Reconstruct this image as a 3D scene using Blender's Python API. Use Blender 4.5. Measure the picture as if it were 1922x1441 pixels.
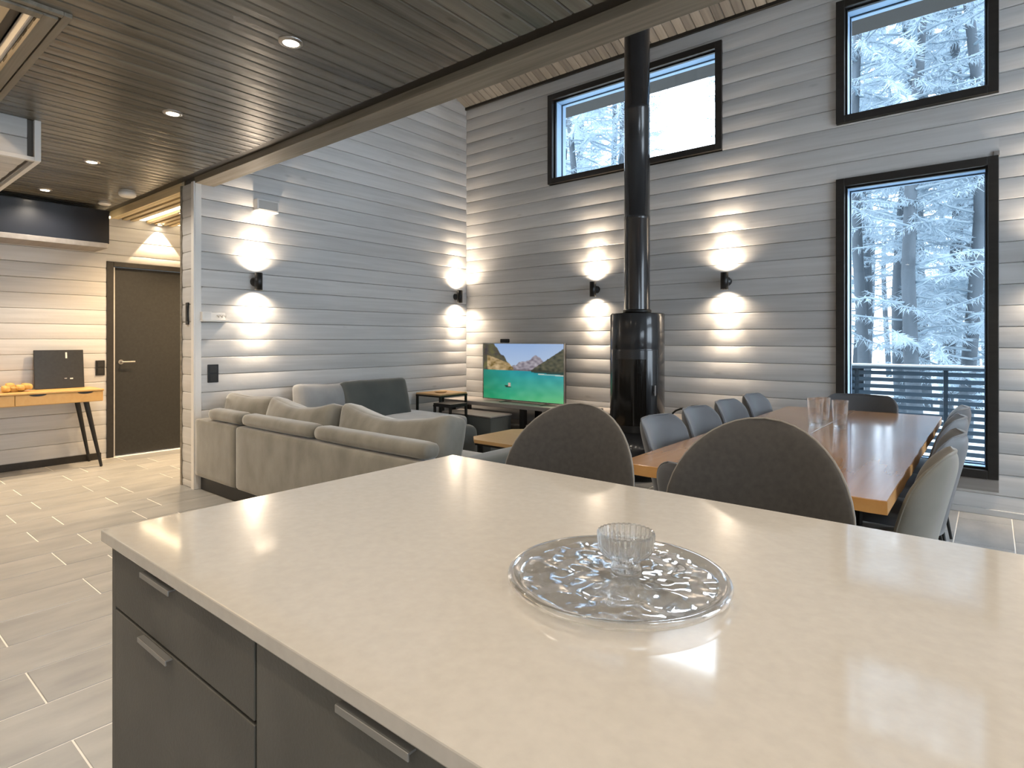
import bpy, bmesh, math, random
from mathutils import Vector, Matrix, noise
R = math.radians
random.seed(7)
for o in list(bpy.data.objects): bpy.data.objects.remove(o)
SC = bpy.context.scene
COL = SC.collection

# ------------------------------------------------------------------ camera, sky, exposure
H = 1.265
YAW = math.atan(899 / 1100)
cam_d = bpy.data.cameras.new('camera')
cam_d.sensor_width = 36; cam_d.lens = 1100 / 1922 * 36
cam_d.shift_y = -(720.5 - 637) / 1922
cam_d.clip_start = .02; cam_d.clip_end = 300
cam = bpy.data.objects.new('camera', cam_d); COL.objects.link(cam)
cam.location = (0, 0, H); cam.rotation_euler = (R(90), 0, YAW)
SC.camera = cam
world = bpy.data.worlds.new('sky'); SC.world = world; world.use_nodes = True
bg = world.node_tree.nodes['Background']
bg.inputs[0].default_value = (.86, .925, 1, 1); bg.inputs[1].default_value = 2.9
SC.view_settings.view_transform = 'Standard'; SC.view_settings.look = 'None'
SC.view_settings.gamma = 1; SC.view_settings.use_curve_mapping = False
SC.view_settings.exposure = 1.75
SC.cycles.max_bounces = 14; SC.cycles.diffuse_bounces = 5; SC.cycles.glossy_bounces = 4
SC.cycles.transmission_bounces = 12; SC.cycles.transparent_max_bounces = 12
SC.cycles.sample_clamp_indirect = 6
SC.cycles.use_denoising = True
WARM = (1, .80, .59); NEUT = (1, .88, .73); AMB = (1, .70, .40)
DOWN_W, SCON_IN, SCON_OUT, CORR_W = 15, 9, 23, 12

# ------------------------------------------------------------------ materials
def mat(name, col, rough=.5, metal=0, spec=.5, sheen=0, var=.0, vscale=(4, 4, 4), bump=0, bscale=60,
        coat=0, rnd=0, trans=0, ior=1.45, emit=None, estr=0, grain=0, gscale=1, knots=0, col2=None):
    m = bpy.data.materials.new(name); m.use_nodes = True
    nt = m.node_tree; N = nt.nodes; L = nt.links
    b = N['Principled BSDF']
    b.inputs['Base Color'].default_value = (*col, 1); b.inputs['Roughness'].default_value = rough
    b.inputs['Metallic'].default_value = metal; b.inputs['Specular IOR Level'].default_value = spec
    b.inputs['Coat Weight'].default_value = coat; b.inputs['Coat Roughness'].default_value = .08
    b.inputs['Sheen Weight'].default_value = sheen; b.inputs['Sheen Roughness'].default_value = .4
    b.inputs['Transmission Weight'].default_value = trans; b.inputs['IOR'].default_value = ior
    if emit:
        b.inputs['Emission Color'].default_value = (*emit, 1); b.inputs['Emission Strength'].default_value = estr
    if not (var or grain or bump or rnd): return m
    tc = N.new('ShaderNodeTexCoord'); oi = N.new('ShaderNodeObjectInfo')
    mp = N.new('ShaderNodeMapping'); L.new(tc.outputs['Object'], mp.inputs['Vector'])
    vm = N.new('ShaderNodeVectorMath'); vm.operation = 'SCALE'; vm.inputs[0].default_value = (17, 31, 23)
    L.new(oi.outputs['Random'], vm.inputs['Scale']); L.new(vm.outputs[0], mp.inputs['Location'])
    fac = None
    def add(a, bb, op='ADD'):
        q = N.new('ShaderNodeMath'); q.operation = op
        for i, s in enumerate((a, bb)):
            if isinstance(s, (int, float)): q.inputs[i].default_value = s
            else: L.new(s, q.inputs[i])
        return q.outputs[0]
    if var:
        mp2 = N.new('ShaderNodeMapping'); mp2.inputs['Scale'].default_value = vscale
        L.new(mp.outputs[0], mp2.inputs['Vector'])
        n = N.new('ShaderNodeTexNoise'); n.inputs['Scale'].default_value = 1; n.inputs['Detail'].default_value = 5
        L.new(mp2.outputs[0], n.inputs['Vector'])
        fac = add(add(n.outputs['Fac'], .5, 'SUBTRACT'), var * 2, 'MULTIPLY')
    if grain:
        mp3 = N.new('ShaderNodeMapping'); mp3.inputs['Scale'].default_value = (1.3 * gscale, 28 * gscale, 28 * gscale)
        L.new(mp.outputs[0], mp3.inputs['Vector'])
        g = N.new('ShaderNodeTexNoise'); g.inputs['Scale'].default_value = 1; g.inputs['Detail'].default_value = 6
        g.inputs['Distortion'].default_value = .6
        L.new(mp3.outputs[0], g.inputs['Vector'])
        gg = add(add(g.outputs['Fac'], .5, 'SUBTRACT'), grain * 2, 'MULTIPLY')
        fac = gg if fac is None else add(fac, gg)
    if knots:
        mp4 = N.new('ShaderNodeMapping'); mp4.inputs['Scale'].default_value = (1.1, 3.2, 3.2)
        L.new(mp.outputs[0], mp4.inputs['Vector'])
        v = N.new('ShaderNodeTexVoronoi'); v.inputs['Scale'].default_value = 1.6
        L.new(mp4.outputs[0], v.inputs['Vector'])
        mr = N.new('ShaderNodeMapRange'); mr.inputs[1].default_value = .03; mr.inputs[2].default_value = .09
        mr.inputs[3].default_value = -knots; mr.inputs[4].default_value = 0
        L.new(v.outputs['Distance'], mr.inputs[0])
        fac = add(fac, mr.outputs[0])
    if rnd:
        rr = add(add(oi.outputs['Random'], .5, 'SUBTRACT'), rnd * 2, 'MULTIPLY')
        fac = rr if fac is None else add(fac, rr)
    if fac is not None:
        mx = N.new('ShaderNodeMix'); mx.data_type = 'RGBA'
        c2 = col2 or tuple(min(1, c * 1.9) for c in col)
        dk = tuple(c * .1 for c in col) if not col2 else tuple(max(0, 2 * c - d) for c, d in zip(col, col2))
        mx.inputs['A'].default_value = (*dk, 1); mx.inputs['B'].default_value = (*c2, 1)
        mx.clamp_factor = True
        L.new(add(fac, .5), mx.inputs['Factor']); L.new(mx.outputs['Result'], b.inputs['Base Color'])
    if bump:
        bn = N.new('ShaderNodeTexNoise'); bn.inputs['Scale'].default_value = bscale; bn.inputs['Detail'].default_value = 4
        L.new(mp.outputs[0], bn.inputs['Vector'])
        bp = N.new('ShaderNodeBump'); bp.inputs['Strength'].default_value = bump; bp.inputs['Distance'].default_value = .01
        L.new(bn.outputs['Fac'], bp.inputs['Height']); L.new(bp.outputs[0], b.inputs['Normal'])
    return m

M = {}
M['white_plank'] = mat('white_plank', (.70, .67, .62), .42, grain=.12, rnd=.05, knots=.10, bump=.08, bscale=25)
M['log_back'] = mat('log_back', (.10, .09, .08), .8)
M['dark_plank'] = mat('dark_plank', (.112, .106, .088), .26, grain=.42, gscale=.7, rnd=.12, knots=.3, col2=(.27, .255, .215), bump=.12, bscale=30)
M['beam_wood'] = mat('beam_wood', (.22, .195, .155), .5, grain=.45, rnd=.05, knots=.3, col2=(.38, .34, .28))
M['roof_plank'] = mat('roof_plank', (.15, .14, .125), .5, grain=.3, rnd=.22, knots=.2, col2=(.27, .25, .22))
M['dark_trim'] = mat('dark_trim', (.022, .019, .015), .4, grain=.3)
M['warm_wood'] = mat('warm_wood', (.58, .43, .26), .5, grain=.3, rnd=.1)
M['tile'] = mat('tile', (.33, .335, .335), .36, var=.55, vscale=(9, 3, 6), rnd=.07, bump=.22, bscale=9, col2=(.45, .45, .44))
M['grout'] = mat('grout', (.85, .83, .79), .8)
M['frame_black'] = mat('frame_black', (.022, .020, .018), .38, grain=.25, bump=.1, bscale=40)
M['reveal'] = mat('reveal', (.34, .48, .64), .6)  # blue cast of the outdoor light mixed into this colour
M['eave_paint'] = mat('eave_paint', (.55, .72, .92), .6)
M['quartz'] = mat('quartz', (.48, .44, .385), .08, spec=.8, var=.05, vscale=(60, 60, 60), coat=.3, rnd=0)
M['cabinet'] = mat('cabinet', (.085, .080, .068), .5, var=.35, vscale=(5, 5, 5), bump=.08, bscale=180, col2=(.145, .135, .115))
M['black'] = mat('black', (.012, .012, .012), .35)
M['black_gloss'] = mat('black_gloss', (.012, .013, .018), .30, coat=.1)
M['stove'] = mat('stove', (.022, .023, .025), .20, metal=0, coat=.3)
M['stove_glass'] = mat('stove_glass', (.010, .009, .008), .10, var=.0)
M['steel'] = mat('steel', (.42, .41, .40), .28, metal=1)
M['handle'] = mat('handle', (.30, .29, .27), .45, metal=.6)
M['velvet'] = mat('velvet', (.185, .180, .158), .85, sheen=.7, var=.5, vscale=(7, 7, 4), bump=.06, bscale=90, col2=(.30, .292, .26))
M['velvet_dark'] = mat('velvet_dark', (.072, .082, .080), .85, sheen=.5, var=.25, vscale=(4, 4, 4), col2=(.12, .135, .13))
M['velvet_pale'] = mat('velvet_pale', (.30, .31, .32), .85, sheen=.6, var=.2, vscale=(4, 4, 4))
M['stool_fabric'] = mat('stool_fabric', (.045, .041, .037), .8, sheen=.25, var=.3, vscale=(60, 60, 60), col2=(.075, .068, .06))
M['piping'] = mat('piping', (.17, .155, .135), .5)
M['chair_fabric'] = mat('chair_fabric', (.075, .078, .085), .5, sheen=.3, var=.2, vscale=(8, 8, 8), col2=(.11, .115, .125))
M['chair_taupe'] = mat('chair_taupe', (.13, .12, .095), .75, sheen=.6, var=.3, vscale=(8, 8, 8), col2=(.20, .185, .15))  # grey chair fabric with warm kitchen light toned into the colour
M['table_wood'] = mat('table_wood', (.42, .23, .115), .17, spec=.9, grain=.3, gscale=.6, coat=.3, var=.15, vscale=(1, 4, 4), col2=(.58, .36, .21))
M['edge_wood'] = mat('edge_wood', (.46, .24, .08), .35, grain=.3, gscale=.6, col2=(.62, .36, .14))
M['light_wood'] = mat('light_wood', (.52, .33, .15), .4, grain=.2, gscale=.7, col2=(.66, .46, .25))
M['desk_wood'] = mat('desk_wood', (.55, .34, .13), .4, grain=.2, gscale=.7, col2=(.70, .48, .22))
M['grey_wood'] = mat('grey_wood', (.27, .25, .235), .5, grain=.3, gscale=.7, col2=(.40, .375, .35))
M['door'] = mat('door', (.021, .0215, .021), .42, var=.3, vscale=(40, 40, 40), col2=(.036, .0365, .036))
M['white_plastic'] = mat('white_plastic', (.72, .71, .69), .4)
M['grey_plastic'] = mat('grey_plastic', (.45, .44, .42), .5)
M['snow'] = mat('snow', (.50, .58, .64), .8, var=.05, vscale=(1, 1, 1), bump=.5, bscale=3)
M['rail_wood'] = mat('rail_wood', (.035, .06, .085), .6, grain=.2)
M['bark'] = mat('bark', (.05, .065, .08), .9, var=.3, vscale=(6, 6, 1.5), bump=.5, bscale=20, col2=(.10, .13, .16))
M['orange_wood'] = mat('orange_wood', (.62, .33, .10), .5, grain=.3)

M['lamp_glow'] = mat('lamp_glow', (1, .95, .88), .5, emit=(1, .86, .68), estr=14)
M['strip_glow'] = mat('strip_glow', (1, .9, .7), .5, emit=(1, .80, .52), estr=2.2)
def pane_mat():
    m = bpy.data.materials.new('window_glass'); m.use_nodes = True
    nt = m.node_tree; N = nt.nodes; L = nt.links; N.remove(N['Principled BSDF'])
    t = N.new('ShaderNodeBsdfTransparent'); t.inputs[0].default_value = (.93, .97, 1, 1)
    g = N.new('ShaderNodeBsdfGlossy'); g.inputs['Roughness'].default_value = .01
    f = N.new('ShaderNodeFresnel'); f.inputs[0].default_value = 1.25
    x = N.new('ShaderNodeMixShader'); L.new(f.outputs[0], x.inputs[0]); L.new(t.outputs[0], x.inputs[1]); L.new(g.outputs[0], x.inputs[2])
    L.new(x.outputs[0], N['Material Output'].inputs[0]); return m
M['pane'] = pane_mat()
def clear_glass(name, tr, ior, rough):
    m = bpy.data.materials.new(name); m.use_nodes = True
    nt = m.node_tree; N = nt.nodes; L = nt.links; b = N['Principled BSDF']
    b.inputs['Base Color'].default_value = (.99, 1, 1, 1); b.inputs['Transmission Weight'].default_value = 1
    b.inputs['Roughness'].default_value = rough; b.inputs['IOR'].default_value = ior
    t = N.new('ShaderNodeBsdfTransparent'); t.inputs[0].default_value = (.98, .99, 1, 1)
    x = N.new('ShaderNodeMixShader'); x.inputs[0].default_value = tr
    L.new(b.outputs[0], x.inputs[1]); L.new(t.outputs[0], x.inputs[2]); L.new(x.outputs[0], N['Material Output'].inputs[0]); return m
M['glass'] = clear_glass('glass', .45, 1.45, .02)
M['glass_thin'] = clear_glass('glass_thin', .70, 1.5, .0)
def frost_mat():
    m = mat('frost', (.26, .32, .36), .8, var=.5, vscale=(2.2, 2.2, 2.2), col2=(.48, .58, .64))
    nt = m.node_tree; N = nt.nodes; L = nt.links; b = N['Principled BSDF']
    t = N.new('ShaderNodeBsdfTranslucent'); t.inputs[0].default_value = (.42, .52, .60, 1)
    x = N.new('ShaderNodeMixShader'); x.inputs[0].default_value = .5
    L.new(b.outputs[0], x.inputs[1]); L.new(t.outputs[0], x.inputs[2]); L.new(x.outputs[0], N['Material Output'].inputs[0]); return m
M['frost'] = frost_mat()

# ------------------------------------------------------------------ mesh helpers
class MB:
    def __init__(s): s.v = []; s.f = []; s.sm = []
    def raw(s, v, f, smooth=False, T=None):
        n = len(s.v)
        s.v += [tuple(T @ Vector(p)) if T else tuple(p) for p in v]
        s.f += [tuple(i + n for i in q) for q in f]; s.sm += [smooth] * len(f); return s
    def box(s, x0, x1, y0, y1, z0, z1, b=0, T=None):
        if b <= 0:
            v = [(x, y, z) for x in (x0, x1) for y in (y0, y1) for z in (z0, z1)]
            f = [(0, 1, 3, 2), (4, 6, 7, 5), (0, 4, 5, 1), (2, 3, 7, 6), (0, 2, 6, 4), (1, 5, 7, 3)]
            return s.raw(v, f, False, T)
        bm = bmesh.new(); bmesh.ops.create_cube(bm, size=1)
        for q in bm.verts: q.co = Vector(((x0 + x1) / 2 + q.co.x * (x1 - x0), (y0 + y1) / 2 + q.co.y * (y1 - y0), (z0 + z1) / 2 + q.co.z * (z1 - z0)))
        bmesh.ops.bevel(bm, geom=bm.edges[:], offset=b, segments=2, affect='EDGES', profile=.5)
        bm.verts.index_update()
        s.raw([q.co[:] for q in bm.verts], [[w.index for w in f.verts] for f in bm.faces], False, T); bm.free(); return s
    def lathe(s, prof, n=32, c=(0, 0, 0), smooth=True, T=None, wave=None):
        v = []; f = []; m = len(prof)
        for i in range(n):
            a = 2 * math.pi * i / n
            for j, (r, z) in enumerate(prof):
                rr = r * (1 + (wave(a, j) if wave else 0))
                v.append((c[0] + rr * math.cos(a), c[1] + rr * math.sin(a), c[2] + z))
        for i in range(n):
            k = (i + 1) % n
            for j in range(m - 1): f.append((i * m + j, k * m + j, k * m + j + 1, i * m + j + 1))
        return s.raw(v, f, smooth, T)
    def cyl(s, p0, p1, r0, r1=None, n=16, smooth=True):
        r1 = r0 if r1 is None else r1
        p0 = Vector(p0); p1 = Vector(p1); d = (p1 - p0).normalized()
        a = d.orthogonal().normalized(); b = d.cross(a)
        v = []; f = []
        for p, r in ((p0, r0), (p1, r1)):
            for i in range(n):
                t = 2 * math.pi * i / n; v.append(p + a * (r * math.cos(t)) + b * (r * math.sin(t)))
        for i in range(n): f.append((i, (i + 1) % n, n + (i + 1) % n, n + i))
        s.raw(v, f, smooth); s.raw(v, [tuple(range(n))[::-1], tuple(range(n, 2 * n))], False); return s
    def tube(s, pts, r, n=8):
        pts = [Vector(p) for p in pts]; rr = r if isinstance(r, (list, tuple)) else [r] * len(pts)
        v = []; f = []; a = None
        for i, p in enumerate(pts):
            d = (pts[min(i + 1, len(pts) - 1)] - pts[max(i - 1, 0)]).normalized()
            if a is None: a = d.orthogonal().normalized()
            a = (a - d * a.dot(d)).normalized(); b = d.cross(a)
            for k in range(n):
                t = 2 * math.pi * k / n; v.append(p + (a * math.cos(t) + b * math.sin(t)) * rr[i])
        for i in range(len(pts) - 1):
            for k in range(n):
                q = (k + 1) % n; f.append((i * n + k, i * n + q, (i + 1) * n + q, (i + 1) * n + k))
        s.raw(v, f, True); m = (len(pts) - 1) * n
        s.raw(v, [tuple(range(n))[::-1], tuple(range(m, m + n))], False); return s
    def soft(s, cx, cy, cz, sx, sy, sz, r=.05, n=10, bulge=(0, 0, 0), wr=0, T=None, seed=0, fn=None):
        """rounded, cushiony box: full sizes sx,sy,sz"""
        h = Vector((sx / 2, sy / 2, sz / 2)); key = {}; v = []; f = []
        def P(i, j, k):
            if (i, j, k) in key: return key[(i, j, k)]
            p = Vector((2 * i / n - 1, 2 * j / n - 1, 2 * k / n - 1))
            w = Vector([math.sin(c * math.pi / 2) for c in p])
            q = Vector([w[a] * h[a] for a in range(3)])
            inn = Vector([max(-(h[a] - r), min(h[a] - r, q[a])) for a in range(3)])
            d = q - inn
            if d.length > 1e-9: q = inn + d.normalized() * r
            bb = [math.cos(c * math.pi / 2) ** .8 if abs(c) < 1 else 0 for c in w]
            for a in range(3):
                o1, o2 = (a + 1) % 3, (a + 2) % 3
                q[a] += (1 if p[a] > 0 else -1) * abs(p[a]) * bulge[a] * bb[o1] * bb[o2]
            if wr:
                nz = noise.noise_vector(Vector((q.x * 5 + seed, q.y * 5, q.z * 5 + seed))); q += nz * wr
            if fn: q = fn(q)
            v.append(Vector((cx, cy, cz)) + q if T is None else T @ (Vector((cx, cy, cz)) + q))
            key[(i, j, k)] = len(v) - 1; return len(v) - 1
        for i in range(n):
            for j in range(n):
                for e, fl in ((0, 0), (n, 1)):
                    for ax in range(3):
                        a = [(i, j), (i + 1, j), (i + 1, j + 1), (i, j + 1)]
                        if fl == 0: a = a[::-1]
                        if ax == 0: q = [P(e, x, y) for x, y in a]
                        elif ax == 1: q = [P(y, e, x) for x, y in a]
                        else: q = [P(x, y, e) for x, y in a]
                        f.append(q)
        return s.raw(v, f, True)
    def prism(s, pts, z0, z1, smooth=False, T=None):
        n = len(pts); v = [(x, y, z) for z in (z0, z1) for x, y in pts]
        f = [(i, (i + 1) % n, n + (i + 1) % n, n + i) for i in range(n)]
        s.raw(v, f, smooth, T); s.raw(v, [tuple(range(n))[::-1], tuple(range(n, 2 * n))], False, T); return s
    def mesh(s, name, m):
        me = bpy.data.meshes.new(name); me.from_pydata(s.v, [], s.f)
        me.polygons.foreach_set('use_smooth', s.sm)
        for q in (m if isinstance(m, list) else [m]): me.materials.append(q)
        me.update(); return me

def obj(name, mb, m, parent=None, world=True, recentre=True):
    """link one mesh object; geometry given in world coordinates unless world=False (then local to the parent)"""
    c = Vector((0, 0, 0))
    if recentre and mb.v:
        c = Vector([(min(p[a] for p in mb.v) + max(p[a] for p in mb.v)) / 2 for a in range(3)])
        mb.v = [tuple(Vector(p) - c) for p in mb.v]
    o = bpy.data.objects.new(name, mb.mesh(name, M[m] if isinstance(m, str) else m)); COL.objects.link(o)
    o.location = c
    if parent:
        o.parent = parent
        if world:
            w = Vector(parent.location); p = parent.parent
            while p: w += Vector(p.location); p = p.parent
            o.location = c - w
    return o
def tag(o, label, cat, group=None):
    o['label'] = label; o['category'] = cat
    if group: o['group'] = group
    return o
def thing(name, label, cat, loc=(0, 0, 0), rz=0, group=None):
    o = bpy.data.objects.new(name, None); COL.objects.link(o); o.empty_display_size = .1
    o.location = loc; o.rotation_euler = (0, 0, rz); return tag(o, label, cat, group)
def struct(name, mb, m, parent=None):
    o = obj(name, mb, m, parent)
    if not parent: o['kind'] = 'structure'
    return o
def dup(root, loc, rz, label=None, group=None):
    r = root.copy(); COL.objects.link(r); r.location = loc; r.rotation_euler = (0, 0, rz)
    if label: r['label'] = label
    if group: r['group'] = group
    for ch in list(root.children):
        c = ch.copy(); COL.objects.link(c); c.parent = r
        for g in list(ch.children):
            d = g.copy(); COL.objects.link(d); d.parent = c
    return r
def spot(parent, loc, dirn, w, angle, blend, col, size=.02):
    l = bpy.data.lights.new('lamp_light', 'SPOT'); l.energy = w; l.spot_size = R(angle); l.spot_blend = blend
    l.color = col; l.shadow_soft_size = size
    o = bpy.data.objects.new('lamp_light', l); COL.objects.link(o)
    o.rotation_euler = Vector(dirn).to_track_quat('-Z', 'Y').to_euler()
    o.parent = parent; o.location = Vector(loc); return o

_pc = {}
def plank(parent, L, W, T, loc, rot, m, tilt=0, ch=.004, name='plank', convex=.0012):
    key = (round(L, 3), round(W, 3), T, m, ch)
    if key not in _pc:
        g = .0012; c = min(ch, W / 4)
        pr = [(0, g), (-T + c, g), (-T, g + c), (-T - convex, W / 2), (-T, W - g - c), (-T + c, W - g), (0, W - g)]
        n = len(pr); v = [(x, y, z) for x in (0, L) for y, z in pr]
        f = [(i, n + i, n + (i + 1) % n, (i + 1) % n) for i in range(n)] + [tuple(range(n)), tuple(range(2 * n - 1, n - 1, -1))]
        mb = MB().raw(v, f)
        if m == 'white_plank' and W > .06:      # softly rounded log face
            k = 9; bl = .0040 * min(1, W / .15)
            pr = [(0, g), (-T + c, g)] + [(-T - bl * (1 - (2 * i / (k - 1) - 1) ** 2), g + c + (W - 2 * g - 2 * c) * i / (k - 1)) for i in range(k)] + [(-T + c, W - g), (0, W - g)]
            n = len(pr); v = [(x, y, z) for x in (0, L) for y, z in pr]
            f = [(i, n + i, n + (i + 1) % n, (i + 1) % n) for i in range(n)]
            mb = MB().raw(v, f[:2] + f[k + 1:] + [tuple(range(n)), tuple(range(2 * n - 1, n - 1, -1))]).raw(v, f[2:k + 1], True)
        _pc[key] = mb.mesh('plank', M[m])
    o = bpy.data.objects.new(name, _pc[key]); COL.objects.link(o)
    o.parent = parent
    w = Vector(loc) - Vector(parent.location)
    Tm = Matrix.Translation(w) @ rot.to_4x4() @ Matrix.Translation((0, 0, W / 2)) @ Matrix.Rotation(tilt, 4, 'X') @ Matrix.Translation((0, 0, -W / 2))
    o.matrix_local = Tm; return o
ROT_B = Matrix.Identity(3)                                     # faces -Y, runs along X
ROT_A = Matrix(((0, -1, 0), (1, 0, 0), (0, 0, 1)))             # faces +X, runs along Y
ROT_CEIL = Matrix(((0, 0, 1), (1, 0, 0), (0, 1, 0)))           # faces down, runs along Y

# ------------------------------------------------------------------ the shell
XA, YB, XC = -5.21, 5.45, -7.30
XR, YF = 3.3, -2.6
ZC = 2.62
PT = .024   # plank thickness
YE = 2.136  # end of the left wall / face of the beam

floor = struct('floor', MB().box(XC - .2, XR + .2, YF - .2, YB + .25, -.25, -.0022), 'grout')
TW, TL = .2955, .61
_tc = {}
stuff = MB(); nt_ = 0
for j in range(-19, 18):
    x1 = -2.25 - TW * j; x0 = x1 - TW
    if x0 < XC - .01 and x1 < XC + .05: continue
    ph = .555 if j % 2 else .355
    k = math.floor((YF - ph) / TL)
    while ph + k * TL < YB:
        y0 = ph + k * TL; y1 = min(y0 + TL, YB); y0 = max(y0, YF); k += 1
        xa, xb = max(x0, XC), min(x1, XR)
        if xb - xa < .02 or y1 - y0 < .02: continue
        dz = random.uniform(-.0006, .0006)
        g = .0028
        seen = (xb < .45 and y1 > .1 and xa < -1.1) or (xa > -1.2 and xb < .9 and y1 > 2.0)
        if seen and nt_ < 295:
            key = (round(xb - xa, 3), round(y1 - y0, 3))
            if key not in _tc:
                w, l = xb - xa - 2 * g, y1 - y0 - 2 * g
                c = .0018
                v = [(-w/2, -l/2, -.008), (w/2, -l/2, -.008), (w/2, l/2, -.008), (-w/2, l/2, -.008),
                     (-w/2, -l/2, -c), (w/2, -l/2, -c), (w/2, l/2, -c), (-w/2, l/2, -c),
                     (-w/2+c, -l/2+c, 0), (w/2-c, -l/2+c, 0), (w/2-c, l/2-c, 0), (-w/2+c, l/2-c, 0)]
                f = [(0, 1, 5, 4), (1, 2, 6, 5), (2, 3, 7, 6), (3, 0, 4, 7), (4, 5, 9, 8), (5, 6, 10, 9), (6, 7, 11, 10), (7, 4, 8, 11), (8, 9, 10, 11)]
                _tc[key] = MB().raw(v, f).mesh('tile', M['tile'])
            o = bpy.data.objects.new('tile', _tc[key]); COL.objects.link(o); o.parent = floor
            o.location = Vector(((xa + xb) / 2, (y0 + y1) / 2, dz)) - floor.location; nt_ += 1
        else:
            stuff.box(xa + g, xb - g, y0 + g, y1 - g, -.008, 0)
o = obj('tile_field', stuff, 'tile', floor); o['kind'] = 'stuff'

def rows_wall(parent, a0, a1, z0, z1, start, pitch, holes, place, m='white_plank', tl=.014):
    """holes: (a0,a1,z0,z1). place(a, z) -> (loc, rot)"""
    k = math.floor((z0 - start) / pitch) - 1
    while start + k * pitch < z1:
        r0 = max(z0, start + k * pitch); r1 = min(z1, start + (k + 1) * pitch); k += 1
        if r1 - r0 < .012: continue
        cuts = {a0, a1}
        hs = [h for h in holes if h[2] < r1 - 1e-6 and h[3] > r0 + 1e-6]
        for h in hs: cuts |= {max(a0, h[0]), min(a1, h[1])}
        cuts = sorted(cuts); tilt = random.uniform(-tl, tl)
        for s0, s1 in zip(cuts, cuts[1:]):
            if s1 - s0 < .01: continue
            mid = (s0 + s1) / 2; p = [(r0, r1)]
            for h in hs:
                if h[0] < mid < h[1]:
                    q = []
                    for u, w in p:
                        if h[2] > u: q.append((u, min(w, h[2])))
                        if h[3] < w: q.append((max(u, h[3]), w))
                    p = q
            for u, w in p:
                if w - u < .012: continue
                loc, rot = place(s0, u); full = (w - u) > .1
                plank(parent, s1 - s0, w - u, PT, loc, rot, m, tilt if full else 0)

# windows: outer frame rectangles on the back wall (x0,x1,z0,z1)
W3 = (-.989, .044, .26, 2.58); W2 = (-.989, .044, 3.035, 4.04); W1 = (-3.91, -1.93, 3.027, 4.04)
W4 = (1.25, 2.28, .26, 2.58); W5 = (1.25, 2.28, 3.035, 4.04)  # added pair beyond the view, bringing in more daylight
HOLES = [W1, W2, W3, W4, W5]
SL = .39
ZB = 4.215
def zroof(y): return ZB + SL * (YB - y)
# back wall core, cells round the openings
xs = sorted({XC - .2, XR + .2} | {h[i] for h in HOLES for i in (0, 1)}); zs = sorted({0, 4.6} | {h[i] for h in HOLES for i in (2, 3)})
core = MB()
for a, b in zip(xs, xs[1:]):
    for c, d in zip(zs, zs[1:]):
        if any(h[0] < (a + b) / 2 < h[1] and h[2] < (c + d) / 2 < h[3] for h in HOLES): continue
        core.box(a, b, YB + PT + .001, YB + .23, c, d)
wall_back = struct('wall_back', core, 'log_back')
rows_wall(wall_back, XA, XR, 0, ZB + .01, -.003, .151, HOLES, lambda a, z: ((a, YB + PT, z), ROT_B))
rows_wall(wall_back, XC, XA - .25, 0, 2.6, -.003, .151, [], lambda a, z: ((a, YB + PT, z), ROT_B))
# left wall, free end towards the hall
wall_left = struct('wall_left', MB().box(XA - .25 + PT, XA - PT, YE + PT, YB + .02, 0, 5.7), 'log_back')
rows_wall(wall_left, YE + .012, YB, 0, 5.6, .06, .1505, [], lambda a, z: ((XA - PT, a, z), ROT_A))
rows_wall(wall_left, XA - .238, XA - .012, 0, 2.6, .06, .1505, [], lambda a, z: ((a, YE + PT, z), ROT_B), tl=0)
ROT_N = Matrix(((0, 1, 0), (-1, 0, 0), (0, 0, 1)))             # faces -X
rows_wall(wall_left, YE + .012, YB, 0, 2.6, .06, .1505, [], lambda a, z: ((XA - .25 + PT, YB - (a - YE - .012), z), ROT_N))
o = struct('trim_1', MB().box(XA - .04, XA + .012, YE - .012, YE + .012, 0, 2.6, .002).box(XA, XA + .014, YE, YE + .05, 0, 2.6, .002), 'white_plastic')
o = struct('trim_2', MB().box(XA - .262, XA - .236, YE - .012, YE + .03, 0, 2.6, .002), 'beam_wood')
# hall wall with the door
D1 = (2.10, 3.02, 0, 2.10)
wall_hall = struct('wall_hall', MB().box(XC - .2, XC - PT, YF - .2, D1[0], 0, 2.9).box(XC - .2, XC - PT, D1[1], YB + .2, 0, 2.9).box(XC - .2, XC - PT, D1[0], D1[1], D1[3], 2.9), 'log_back')
rows_wall(wall_hall, YF, YB, 0, 2.62, .057, .1515, [D1], lambda a, z: ((XC - PT, a, z), ROT_A), tl=.006)
# walls behind the camera
FILL_WIN = [(2.6, 4.9, .26, 2.58), (2.6, 4.9, 3.0, 4.1), (-1.9, .9, .95, 2.2)]  # openings for unseen windows, added to let in more daylight
ys = sorted({YF - .2, YB + .2} | {h[i] for h in FILL_WIN for i in (0, 1)}); zs = sorted({0, 6.8} | {h[i] for h in FILL_WIN for i in (2, 3)})
core = MB()
for a, b in zip(ys, ys[1:]):
    for c, d in zip(zs, zs[1:]):
        if any(h[0] < (a + b) / 2 < h[1] and h[2] < (c + d) / 2 < h[3] for h in FILL_WIN): continue
        core.box(XR + PT, XR + .2, a, b, c, d)
wall_right = struct('wall_right', core, 'log_back')
rows_wall(wall_right, YF, YB, 0, 5.8, .06, .1505, [(YB + YF - h[1], YB + YF - h[0], h[2], h[3]) for h in FILL_WIN], lambda a, z: ((XR + PT, YB - (a - YF), z), ROT_N))
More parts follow.
